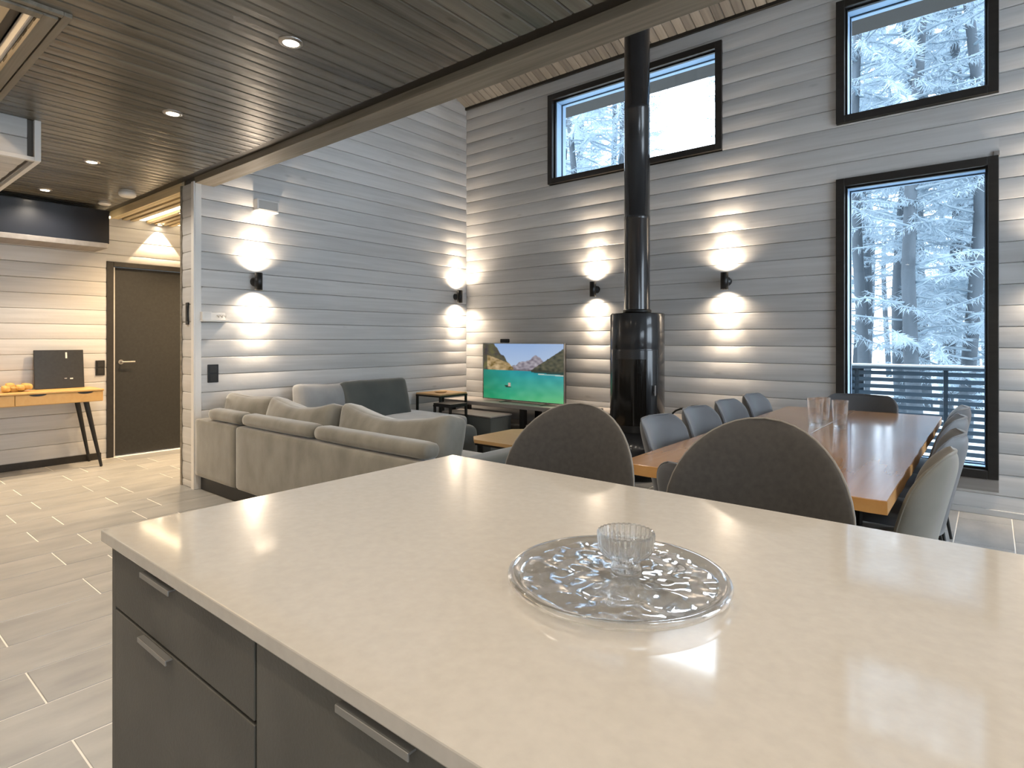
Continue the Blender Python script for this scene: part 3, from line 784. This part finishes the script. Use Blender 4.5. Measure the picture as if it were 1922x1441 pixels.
gm = MB(); gv = arc(r + .008, r + .0115, a0 - R(50), a0 + R(18), .50, 1.09, 40); gm.raw(gv[0], gv[1]); gm.raw(gv[0], gv[2], True)
obj('door_glass', gm, 'stove_glass', dr2)
hx, hy = SX + (r + .03) * math.cos(a0 + R(34)), SY + (r + .03) * math.sin(a0 + R(34))
hm = MB().cyl((hx, hy, .80), (SX + r * math.cos(a0 + R(34)), SY + r * math.sin(a0 + R(34)), .80), .006).cyl((hx, hy, .77), (hx, hy, .86), .007)
obj('door_handle', hm, 'steel', dr2)
obj('door_gap', MB().cyl((SX + (r + .001) * math.cos(a0 + R(43)), SY + (r + .001) * math.sin(a0 + R(43)), .44), (SX + (r + .001) * math.cos(a0 + R(43)), SY + (r + .001) * math.sin(a0 + R(43)), 1.17), .004), 'black', dr2)
rp = .116
fl = obj('flue_pipe', MB().lathe([(rp, 1.506), (rp, 2.36), (rp + .002, 2.362), (rp + .002, 2.40), (rp, 2.402), (rp, 3.36), (rp + .002, 3.362), (rp + .002, 3.40), (rp, 3.402), (rp, zroof(SY) - .09)], 48, (SX, SY, 0)), 'stove', st)
obj('pipe_collar', MB().lathe([(rp + .001, 1.507), (rp + .014, 1.507), (rp + .014, 1.535), (rp + .001, 1.54)], 48, (SX, SY, 0)), 'black', fl)
# log rack / tool arch beside the stove
lr = thing('firewood_rack', 'thin black tubular arch rack on the floor right of the stove', 'rack', (-1.93, 4.72, 0))
def arch(cx, cy, w, h, rr=.008):
    p = [(cx - w / 2, cy, .008)] + [(cx - w / 2, cy, h - .08)]
    for i in range(1, 8):
        a = math.pi - math.pi * i / 8; p.append((cx + w / 2 * math.cos(a), cy, h - .08 + .08 * math.sin(a)))
    p += [(cx + w / 2, cy, h - .08), (cx + w / 2, cy, .008)]
    return MB().tube(p, rr, 8)
obj('hoop', arch(-1.93, 4.62, .26, .70), 'black', lr); obj('hoop', arch(-1.93, 4.86, .26, .70), 'black', lr)
obj('shelf', MB().box(-2.06, -1.80, 4.60, 4.88, .10, .115, .002), 'black', lr)

# ------------------------------------------------------------------ bench along the back wall + television
bn = thing('media_bench', 'long grey wooden bench shelf on black legs along the back wall', 'bench', (-4.0, 5.2, 0))
BT = .545
o = obj('top', MB().box(-5.17, -1.55, 5.02, 5.425, BT - .045, BT, .004), 'grey_wood', bn)
for x in (-5.10, -4.0, -3.05, -1.62):
    obj('leg', MB().box(x - .03, x + .03, 5.06, 5.12, 0, BT - .046, .002).box(x - .03, x + .03, 5.34, 5.40, 0, BT - .046, .002).box(x - .03, x + .03, 5.12, 5.34, .02, .06, .002), 'black', bn)
obj('shelf', MB().box(-5.10, -1.62, 5.10, 5.38, .30, .325, .003), 'grey_wood', bn)
cs_ = thing('storage_box', 'low dark storage cabinet with a pale lid edge in front of the grey bench', 'cabinet', (-4.45, 4.84, 0))
obj('body', MB().box(-4.86, -4.10, 4.66, 5.00, .02, .43, .006), 'velvet_dark', cs_)
obj('lid', MB().box(-4.87, -4.09, 4.65, 5.01, .431, .447, .004), 'grey_wood', cs_)
TVX0, TVX1, TVZ0, TVZ1, TVY = -4.71, -3.54, .565, 1.222, 5.22
tv = thing('television', 'flat television on the bench showing a turquoise mountain lake', 'television', ((TVX0 + TVX1) / 2, TVY, BT))
obj('housing', MB().box(TVX0, TVX1, TVY, TVY + .035, TVZ0, TVZ1, .004), 'black', tv)
obj('bezel', MB().box(TVX0 - .004, TVX0 + .008, TVY - .006, TVY + .01, TVZ0 - .004, TVZ1 + .004, .001).box(TVX1 - .008, TVX1 + .004, TVY - .006, TVY + .01, TVZ0 - .004, TVZ1 + .004, .001)
    .box(TVX0, TVX1, TVY - .006, TVY + .01, TVZ1 - .006, TVZ1 + .004, .001).box(TVX0, TVX1, TVY - .006, TVY + .01, TVZ0 - .004, TVZ0 + .008, .001), 'steel', tv)
for x in (TVX0 + .35, TVX1 - .25):
    obj('foot', MB().box(x - .012, x + .012, TVY - .11, TVY + .13, BT + .001, BT + .012, .002).box(x - .01, x + .01, TVY, TVY + .02, BT + .01, TVZ0, .002), 'steel', tv)
def screen():
    nx, ny = 190, 108; v = []; f = []; cols = []
    def P(u, w):   # u 0..1 left-right, w 0..1 bottom-top
        n = lambda s, a=0: noise.noise(Vector((u * s, w * s, a)))
        water = .52
        if w > water + .0:
            sky = (.30 + .35 * (1 - w) + .12 * max(0, u - .6), .44 + .30 * (1 - w) + .1 * max(0, u - .6), .72 + .1 * (1 - w))
            c = sky
            m2 = .60 + .20 * math.exp(-((u - .68) / .10) ** 2) + .035 * noise.noise(Vector((u * 22, 1, 0))) + .13 * math.exp(-((u - .5) / .08) ** 2) * .6
            if .38 < u < .9 and w < m2:
                g = .24 + .22 * n(26, 2) ; c = (g + .06, g + .03, g + .07)
            cl = 1.02 - 1.5 * max(0, u - .13) ** .9 + .05 * noise.noise(Vector((u * 20, 4, 0)))
            if u < .40 and w < cl and w < 1.02:
                g = n(13, 5) + .4 * n(34, 6); c = (.38 + .42 * g, .27 + .32 * g, .13 + .22 * g)
                if w > .82 - .5 * u or u < .05: c = (.10 + .08 * g, .09 + .08 * g, .05)
            rt = .545 + (u - .62) * .98 + .012 * noise.noise(Vector((u * 40, 7, 0)))
            if u > .62 and w < rt:
                g = n(24, 9); c = (.085 + .08 * g, .085 + .07 * g, .055 + .04 * g)
            if w < water + .03 and .33 < u < .9: c = tuple(q * .55 for q in c)
        else:
            d = (water - w) / water; g = n(9, 3)
            c = (.02 + .12 * d * u + .05 * g * d, .30 + .16 * d * (.4 + u) + .06 * g, .30 - .10 * d + .05 * g + .1 * (1 - d) * u)
            if u < .35: c = (c[0] * .7, c[1] * (.75 + .6 * u), c[2] * (.55 + 1.1 * u))
            if u > .62 and w > water - .035 + (.9 - u) * .06: c = (.03, .06, .05)
            if u > .70 and abs(w - (water - .045 - .02 * (u - .7))) < .008: c = (.55, .6, .52)
        bx, bw = (u - .325) / .035, (w - .235) / .02
        if abs(bx + bw * .4) < 1 and abs(bw) < 1 and w < .26: c = (.02, .05, .035)
        if abs(u - .345) < .018 and .235 < w < .30: c = (.55, .42, .35)
        return tuple(max(.0, min(1, q)) for q in c)
    for j in range(ny + 1):
        for i in range(nx + 1):
            u, w = i / nx, j / ny
            v.append((TVX0 + .008 + (TVX1 - TVX0 - .016) * u, TVY - .0025, TVZ0 + .008 + (TVZ1 - TVZ0 - .014) * w)); cols.append(P(u, w))
    for j in range(ny):
        for i in range(nx):
            a = j * (nx + 1) + i; f.append((a, a + 1, a + nx + 2, a + nx + 1))
    m = bpy.data.materials.new('screen_picture'); m.use_nodes = True; nt = m.node_tree; b = nt.nodes['Principled BSDF']
    at = nt.nodes.new('ShaderNodeAttribute'); at.attribute_name = 'picture'
    b.inputs['Base Color'].default_value = (.01, .01, .01, 1); b.inputs['Roughness'].default_value = .2
    nt.links.new(at.outputs['Color'], b.inputs['Emission Color']); b.inputs['Emission Strength'].default_value = .27
    o = obj('screen', MB().raw(v, f), m, tv)
    ca = o.data.color_attributes.new('picture', 'FLOAT_COLOR', 'POINT')
    ca.data.foreach_set('color', [q for c in cols for q in (*c, 1)])
screen()
o = tag(obj('tv_camera', MB().box(-4.44, -4.34, TVY - .01, TVY + .05, TVZ1 + .005, TVZ1 + .05, .008), 'black'), 'small black camera box sitting on top edge of the television', 'camera')
sb = thing('remote_tray', 'small dark tray with remote lying on the grey bench right of the television', 'tray', (-3.25, 5.12, BT))
obj('tray', MB().box(-3.45, -3.05, 5.04, 5.20, BT + .001, BT + .02, .004), 'black', sb); obj('remote', MB().box(-3.32, -3.16, 5.09, 5.13, BT + .021, BT + .038, .005), 'black_gloss', sb)

# ------------------------------------------------------------------ sofa
SB = 2.125     # back face of the sofa (towards the camera)
sf = thing('corner_sofa', 'large grey velvet corner sofa with low back roll, against the left wall', 'sofa', (-4.2, 3.0, 0))
obj('plinth', MB().box(-5.18, -2.14, SB + .05, 3.02, 0, .12).box(-5.18, -4.26, 3.02, 4.46, 0, .12), 'black', sf)
XL = -5.19
obj('back_panel', MB().soft((-5.194 - 4.487) / 2, SB + .08, .36, .707, .16, .485, .03, 10), 'velvet', sf)
obj('back_panel', MB().soft((-4.475 - 2.13) / 2, SB + .08, .36, 2.345, .16, .485, .03, 12), 'velvet', sf)
obj('back_roll', MB().soft((-4.97 - 4.42) / 2, SB + .07, .655, .545, .13, .095, .044, 10, wr=.003), 'velvet', sf)
obj('back_roll', MB().soft((-4.405 - 3.445) / 2, SB + .07, .655, .955, .13, .095, .044, 12, wr=.003), 'velvet', sf)
obj('back_roll', MB().soft((-3.43 - 2.34) / 2, SB + .07, .655, 1.09, .13, .095, .044, 12, wr=.003), 'velvet', sf)
obj('seat_base', MB().soft(-3.68, SB + .54, .245, 2.98, .78, .24, .03, 8).soft(-4.71, 3.72, .245, .92, 1.46, .24, .03, 8), 'velvet', sf)
for xa, xb in ((-4.24, -3.30), (-3.29, -2.36)):
    obj('seat_cushion', MB().soft((xa + xb) / 2, SB + .57, .41, xb - xa, .76, .13, .05, 10, bulge=(0, 0, .015)), 'velvet', sf)
obj('seat_cushion', MB().soft(-4.68, 2.96, .41, .88, 1.30, .13, .05, 10, bulge=(0, 0, .015)), 'velvet', sf)
obj('seat_cushion', MB().soft(-4.68, 4.05, .41, .90, .82, .13, .05, 10, bulge=(0, 0, .015), wr=.006), 'velvet_pale', sf)
obj('armrest', MB().soft(-2.235, 2.62, .345, .23, .86, .50, .06, 10, bulge=(0, 0, .012)), 'velvet_dark', sf)
obj('side_back', MB().soft(-5.12, 3.30, .36, .14, 2.1, .44, .04, 8), 'velvet', sf)
def cushion(name, c, size, rot, m, label, sag=.0, bulge=.05, seed=0, r=.055):
    def fn(q):
        if sag: q.z -= sag * max(0, math.cos(min(1, abs(q.x) / (size[0] / 2)) * math.pi / 2)) * max(0, q.z / (size[2] / 2)) 
        return q
    T = Matrix.Translation(c) @ Matrix.Rotation(rot[2], 4, 'Z') @ Matrix.Rotation(rot[0], 4, 'X')
    mb = MB().soft(0, 0, 0, *size, r, 14, bulge=(0, bulge, 0), wr=.010, seed=seed, fn=fn, T=T)
    return tag(obj(name, mb, m), label, 'cushion', 'sofa back cushions')
cushion('back_cushion', (-4.72, 2.40, .635), (.72, .16, .35), (R(-12), 0, R(3)), 'velvet', 'grey velvet back cushion leftmost behind the low sofa back, by the wall', .015, seed=1)
cushion('back_cushion', (-3.93, 2.38, .640), (.90, .18, .37), (R(-14), 0, R(-2)), 'velvet', 'wide slumped grey back cushion, middle of the three along the low sofa back', .06, seed=5)
cushion('back_cushion', (-2.92, 2.40, .625), (1.06, .19, .42), (R(-14), 0, R(-1)), 'velvet', 'long grey back cushion nearest the worktop corner, right of three along the sofa back', .075, seed=9)
cushion('back_cushion', (-5.0, 3.30, .650), (.72, .17, .42), (R(-10), 0, R(93)), 'velvet_pale', 'pale grey cushion leaning on the left wall between the corner and the dark square cushion', .03, seed=13)
cushion('back_cushion', (-4.93, 3.80, .640), (.82, .15, .42), (R(-16), 0, R(91)), 'velvet_dark', 'large dark grey cushion leaning on the left wall at the far end of the sofa', .0, .03, seed=17, r=.045)
po = tag(obj('pouf', MB().soft(-3.93, 3.83, .24, .46, .46, .46, .08, 10, bulge=(0, 0, .01)), 'velvet_dark'), 'dark grey velvet pouf between the sofa and the wooden coffee table', 'pouf')

# coffee table
cf = thing('coffee_table', 'low coffee table with light wooden chamfered top beyond the sofa armrest', 'coffee table', (-3.2, 4.0, 0))
P = [(-3.50, 3.75), (-3.38, 3.63), (-2.98, 3.63), (-2.86, 3.75), (-2.86, 4.28), (-2.98, 4.40), (-3.38, 4.40), (-3.50, 4.28)]
obj('top', MB().prism(P, .392, .42), 'light_wood', cf)
for x in (-3.40, -2.96):
    for y in (3.73, 4.30): obj('leg', MB().box(x - .015, x + .015, y - .015, y + .015, 0, .391, .002), 'black', cf)
obj('rim', MB().prism([(x * .985 - .047, y * .985 + .06) for x, y in P], .375, .3915), 'black', cf)
# side tables
def side_table(x0, x1, y0, y1, z, label, m):
    t = thing('side_table', label, 'side table', ((x0 + x1) / 2, (y0 + y1) / 2, 0))
    obj('top', MB().box(x0, x1, y0, y1, z - .018, z, .003), m, t); b = .011
    obj('top_frame', MB().box(x0 - .002, x1 + .002, y0 - .002, y0 + .02, z - .036, z - .0185).box(x0 - .002, x1 + .002, y1 - .02, y1 + .002, z - .036, z - .0185).box(x0 - .002, x0 + .02, y0 + .02, y1 - .02, z - .036, z - .0185).box(x1 - .02, x1 + .002, y0 + .02, y1 - .02, z - .036, z - .0185), 'black', t)
    for x in (x0 + b, x1 - b):
        for y in (y0 + b, y1 - b): obj('leg', MB().box(x - b, x + b, y - b, y + b, 0, z - .036), 'black', t)
    return t
side_table(-5.12, -4.72, 4.52, 4.95, .655, 'small square side table with light wooden top and black frame by the left wall', 'light_wood')
side_table(-4.66, -4.40, 4.66 - .30, 4.62, .60 - .02, 'narrow black framed side table next to the light wooden one', 'black')
o = thing('wooden_coaster', 'round pale wooden coaster on the small side table', 'coaster', (-4.92, 4.72, .6555))
obj('dish', MB().lathe([(.001, .0), (.055, 0), (.075, .012), (.07, .014), (.05, .004), (.001, .004)], 28), 'light_wood', o, world=False, recentre=False)

# ------------------------------------------------------------------ hall: desk and things on it
dk = thing('desk', 'long narrow light wooden desk with two drawers and splayed dark legs', 'desk', (-7.05, 1.1, 0))
DX0, DX1, DY0, DY1 = XC + .02, -6.86, .55, 1.955
obj('top', MB().box(DX0, DX1 + .006, DY0, DY1, .755, .775, .006), 'desk_wood', dk)
obj('case', MB().box(DX0, DX1 - .012, DY0 + .01, DY1 - .004, .652, .7545, .006), 'desk_wood', dk)
for ya, yb, yc in ((DY0 + .02, 1.26, 1.0), (1.265, DY1 - .02, 1.40)):
    d_ = obj('drawer', MB().box(DX1 - .0115, DX1, ya, yb, .657, .753, .003), 'desk_wood', dk)
n = 12
def pull(yc):
    pts = [(yc - .065, .7525), (yc + .065, .7525)] + [(yc + .065 * math.cos(math.pi * i / n), .7525 - .017 * math.sin(math.pi * i / n)) for i in range(1, n)]
    v = [(x, y, z) for x in (DX1 - .002, DX1 + .0012) for y, z in pts]; k = len(pts)
    return MB().raw(v, [tuple(range(k)), tuple(range(2 * k - 1, k - 1, -1))] + [(i, (i + 1) % k, k + (i + 1) % k, k + i) for i in range(k)])
for yc in (1.43, 1.80): obj('pull', pull(yc), 'black', dk)
for y, sy in ((1.82, 1), (.70, -1)):
    obj('leg', MB().cyl((DX1 - .06, y, .652), (DX1 - .015, y + sy * .115, .004), .024, .013, 14), 'black', dk)
    obj('leg', MB().cyl((DX0 + .06, y, .652), (DX0 + .03, y + sy * .115, .004), .024, .013, 14), 'black', dk)
bb = thing('black_panel', 'black rectangular board standing on the desk leaning to the wall', 'board', (-7.16, 1.67, .776))
T = Matrix.Translation((-7.205, 0, .777)) @ Matrix.Rotation(R(-7), 4, 'Y')
obj('board', MB().box(-.006, .008, 1.475, 1.88, 0, .385, .003, T=T), 'door', bb)
obj('mark', MB().box(.0082, .0095, 1.728, 1.742, .30, .36, T=T), 'white_plastic', bb)
obj('mark', MB().box(.0082, .0095, 1.715, 1.735, .095, .10, T=T).box(.0082, .0095, 1.76, 1.785, .088, .10, T=T), 'white_plastic', bb)
# amber wood ornament
am = MB()
for i in range(9):
    a = i * 2.4; am.soft(-7.1 + .05 * math.cos(a), 1.23 + .02 * i, .81 + .012 * math.sin(a * 1.7), .10, .07, .055, .02, 5, wr=.02, seed=i)
tag(obj('wood_ornament', am, 'orange_wood'), 'amber coloured rough wooden ornament lying at the left end of desk', 'ornament')
# wall fittings
def plate(name, x, y, z, w, h, nrm, label, cat, m='black', rows=2):
    t = thing(name, label, cat, (x, y, z)); d = .012
    if nrm == 'x':
        obj('plate', MB().box(0, d, -w / 2, w / 2, -h / 2, h / 2, .003), m, t, world=False)
        for i in range(rows):
            zc = (i - (rows - 1) / 2) * h / rows * .92; obj('rocker', MB().box(d, d + .004, -w * .32, w * .32, zc - h / rows * .34, zc + h / rows * .34, .0015), 'frame_black', t, world=False)
    else:
        obj('plate', MB().box(-w / 2, w / 2, -d, 0, -h / 2, h / 2, .003), m, t, world=False)
        obj('rocker', MB().box(-w * .3, w * .3, -d - .004, -d, -h * .35, h * .35, .0015), 'frame_black', t, world=False)
plate('light_switch', XC + .001, 2.043, .965, .082, .16, 'x', 'black light switch plate beside the dark door frame', 'light switch')
plate('wall_socket', XA + .001, 2.285, .972, .09, .155, 'x', 'black double switch panel on the left wall above the sofa end', 'switch panel')
plate('thermostat', -5.335, YE - .001, 1.487, .05, .19, 'y', 'narrow dark thermostat on the free end of the left wall', 'thermostat')
hk = thing('key_shelf', 'small white shelf with hooks on the left wall near its free end', 'shelf', (XA, 2.29, 1.42))
obj('shelf', MB().box(XA + .001, XA + .075, 2.175, 2.40, 1.418, 1.432, .002), 'white_plastic', hk)
obj('box', MB().box(XA + .001, XA + .055, 2.177, 2.255, 1.433, 1.50, .003), 'white_plastic', hk)
obj('panel', MB().box(XA + .001, XA + .02, 2.262, 2.385, 1.433, 1.495, .003), 'white_plastic', hk)
for y in (2.315, 2.345, 2.375): obj('hook', MB().cyl((XA + .02, y, 1.475), (XA + .05, y, 1.455), .004).cyl((XA + .05, y, 1.455), (XA + .055, y, 1.475), .004), 'grey_plastic', hk)
wb = thing('wall_vent_box', 'small white box fixed high on the left wall above the nearest sconce', 'wall box', (XA, 2.745, 2.49))
obj('case', MB().box(XA + .001, XA + .075, 2.645, 2.855, 2.435, 2.545, .008), 'white_plastic', wb)
obj('grille', MB().box(XA + .075, XA + .078, 2.66, 2.84, 2.45, 2.53, .002), 'grey_plastic', wb)

# ------------------------------------------------------------------ outside
struct('snow_ground', MB().box(-60, 30, YB + .3, 70, -.9, -.35), 'snow')
dk2 = struct('terrace_deck', MB().box(-6, 4, YB + .24, 7.55, -.35, -.06), 'snow')
rl = thing('terrace_railing', 'dark blue grey terrace railing with horizontal slats outside the tall window', 'railing', (-.5, 7.5, -.06))
RX0, RX1 = -5.2, 3.4; RY = 7.5
obj('handrail', MB().box(RX0, RX1, RY - .05, RY + .06, .945, .975, .004), 'rail_wood', rl)
obj('snow_cap', MB().soft((RX0 + RX1) / 2, RY, .985, RX1 - RX0, .10, .03, .013, 6), 'snow', rl)
ps = [-5.15, -3.75, -2.45, -1.155, -.36, .9, 2.1, 3.35]
for p in ps: obj('post', MB().box(p - (.055 if p == -1.155 else .02), p + .02 + (.045 if p == -1.155 else 0), RY - .01, RY + .05, -.06, .944, .003), 'rail_wood', rl)
for a, b in zip(ps, ps[1:]):
    for k in range(13):
        z = .885 - k * .0726; obj('slat', MB().box(a + .02, b - .02, RY - .035, RY - .012, z - .002, z + .040), 'rail_wood', rl)
struct('eave', MB().box(XC - .3, XR + .5, YB + .24, 6.02, 4.16, 4.30).box(XC - .3, XR + .5, 5.98, 6.02, 4.06, 4.34), 'eave_paint')

import numpy as np
def tree_meshes(seed, hgt, crown0, spread, nb, dens):
    rg = np.random.RandomState(seed)
    tk = MB(); pts = []; rr = []
    for i in range(12):
        t_ = i / 11; pts.append((.10 * math.sin(i * .9 + seed), .10 * math.cos(i * .7 + seed), hgt * t_)); rr.append(.10 * (1 - t_) ** .8 + .012)
    tk.tube(pts, rr, 9)
    br = MB(); quads = []
    for i in range(nb):
        t_ = crown0 + (1 - crown0) * (i + rg.rand()) / nb
        z = hgt * t_; a = rg.rand() * 6.283; L_ = spread * (1.05 - t_) ** .7 * (.6 + .5 * rg.rand()) + .25
        droop = rg.uniform(-.25, .35)
        p0 = Vector((0, 0, z)); d = Vector((math.cos(a), math.sin(a), 0)); bp = []
        for k in range(6):
            s_ = k / 5; bp.append(p0 + d * (L_ * s_) + Vector((0, 0, L_ * (.18 * s_ - droop * s_ * s_))) + Vector(rg.uniform(-.04, .04, 3)))
        br.tube(bp, [.020 * (1 - .8 * k / 5) + .003 for k in range(6)], 4)
        for k in range(dens):
            s_ = .15 + .85 * rg.rand() ** .8; q = s_ * 5; i0 = min(4, int(q)); b = bp[i0].lerp(bp[i0 + 1], q - i0)
            side = Vector((-d.y, d.x, 0)) * rg.uniform(-1, 1) * (.08 + .22 * (1 - s_) * min(1, L_)) + Vector((0, 0, rg.uniform(-.16, .05))) + d * rg.uniform(-.05, .12)
            e = b + side; w = Vector(rg.uniform(-1, 1, 3)).normalized() * rg.uniform(.003, .011)
            quads.append((b, b.lerp(e, .5) + w, e, b.lerp(e, .5) - w))
    fm = MB(); v = []; f = []
    for q in quads:
        n_ = len(v); v += list(q); f.append((n_, n_ + 1, n_ + 2, n_ + 3))
    fm.raw(v, f)
    return tk, br, fm
def make_tree(seed, hgt, c0, sp, nb, dens, label, group):
    t = thing('frosted_tree', label, 'tree', (0, 0, 0), 0, group)
    tk, br, fm = tree_meshes(seed, hgt, c0, sp, nb, dens)
    obj('trunk', tk, 'bark', t, world=False, recentre=False); obj('branches', br, 'frost', t, world=False, recentre=False)
    o = obj('foliage', fm, 'frost', t, world=False, recentre=False); o['kind'] = 'stuff'
    return t
G = 'frosted conifers in the forest outside the windows'
LT = 'frost covered forest tree with slim trunk behind the terrace railing'
protos = [make_tree(3, 15, .10, 1.9, 160, 220, LT, G), make_tree(11, 17, .28, 1.7, 140, 220, LT, G), make_tree(23, 13, .04, 1.6, 160, 220, LT, G)]
rg = random.Random(5)
tr_pos = []
def ok(x, y, dmin=1.15): return all((x - a) ** 2 + (y - b) ** 2 > dmin * dmin for a, b in tr_pos)
# seen through the tall and upper right windows
for (x, y) in ((-.95, 11.5), (-1.9, 12.5), (-.25, 12.2), (-1.35, 13.8), (-.6, 14.6), (.15, 14.0), (-2.3, 15.5), (-1.2, 16.8), (-.3, 17.5), (-2.9, 19), (-1.8, 20), (-.7, 21), (.3, 20.5), (-3.2, 23), (-2.0, 24.5), (-.9, 26), (.3, 25), (-1.5, 29), (-.2, 31), (-3.5, 30)):
    tr_pos.append((x, y))
# left part of the wide upper window
for (x, y) in ((-8.2, 12.4), (-7.4, 13.3), (-9.6, 14.2), (-10.6, 16.4), (-8.9, 15.8), (-11.8, 18.5), (-10.0, 19.0), (-13.5, 22), (-12.0, 23), (-14.6, 20.8)):
    tr_pos.append((x, y))
n0 = len(tr_pos)
while len(tr_pos) < n0 + 22:
    y = rg.uniform(11, 34); x = rg.choice((rg.uniform(.06, .6), rg.uniform(-.33, -.15), rg.uniform(-1.0, -.66))) * y
    if ok(x, y, 1.6): tr_pos.append((x, y))
for i, (x, y) in enumerate(tr_pos):
    p = protos[i % 3]
    sc = rg.uniform(.85, 1.12)
    if x / y > -.2:
        near = y < 15
        lab, grp = (('frosted tree close behind the railing, filling the tall window and the window above', 'nearer frosted trees behind the tall window') if near else
                    ('frosted tree deeper in the forest behind the tall window', 'farther frosted trees behind the tall window'))
    elif x / y < -.5:
        lab, grp = 'frosted tree showing in the left part of the wide upper window', 'frosted trees behind the wide upper window'
    else:
        lab, grp = 'frosted tree outside between the wide upper window and the tall window', 'frosted trees outside between the windows'
    if i < 3: q = p; q.location = (x, y, -.4); q['label'] = lab; q['group'] = grp
    else: q = dup(p, (x, y, -.4), 0, lab, grp)
    q.rotation_euler = (0, 0, rg.uniform(0, 6.28)); q.scale = (sc, sc, sc)
# low crown seen right of the flue, against the open sky
q = dup(protos[2], (-7.0, 14.6, -.4), 1.2, 'shorter frosted tree whose tip shows right of the flue in the wide window'); q.scale = (.47, .47, .47)
del q['group']
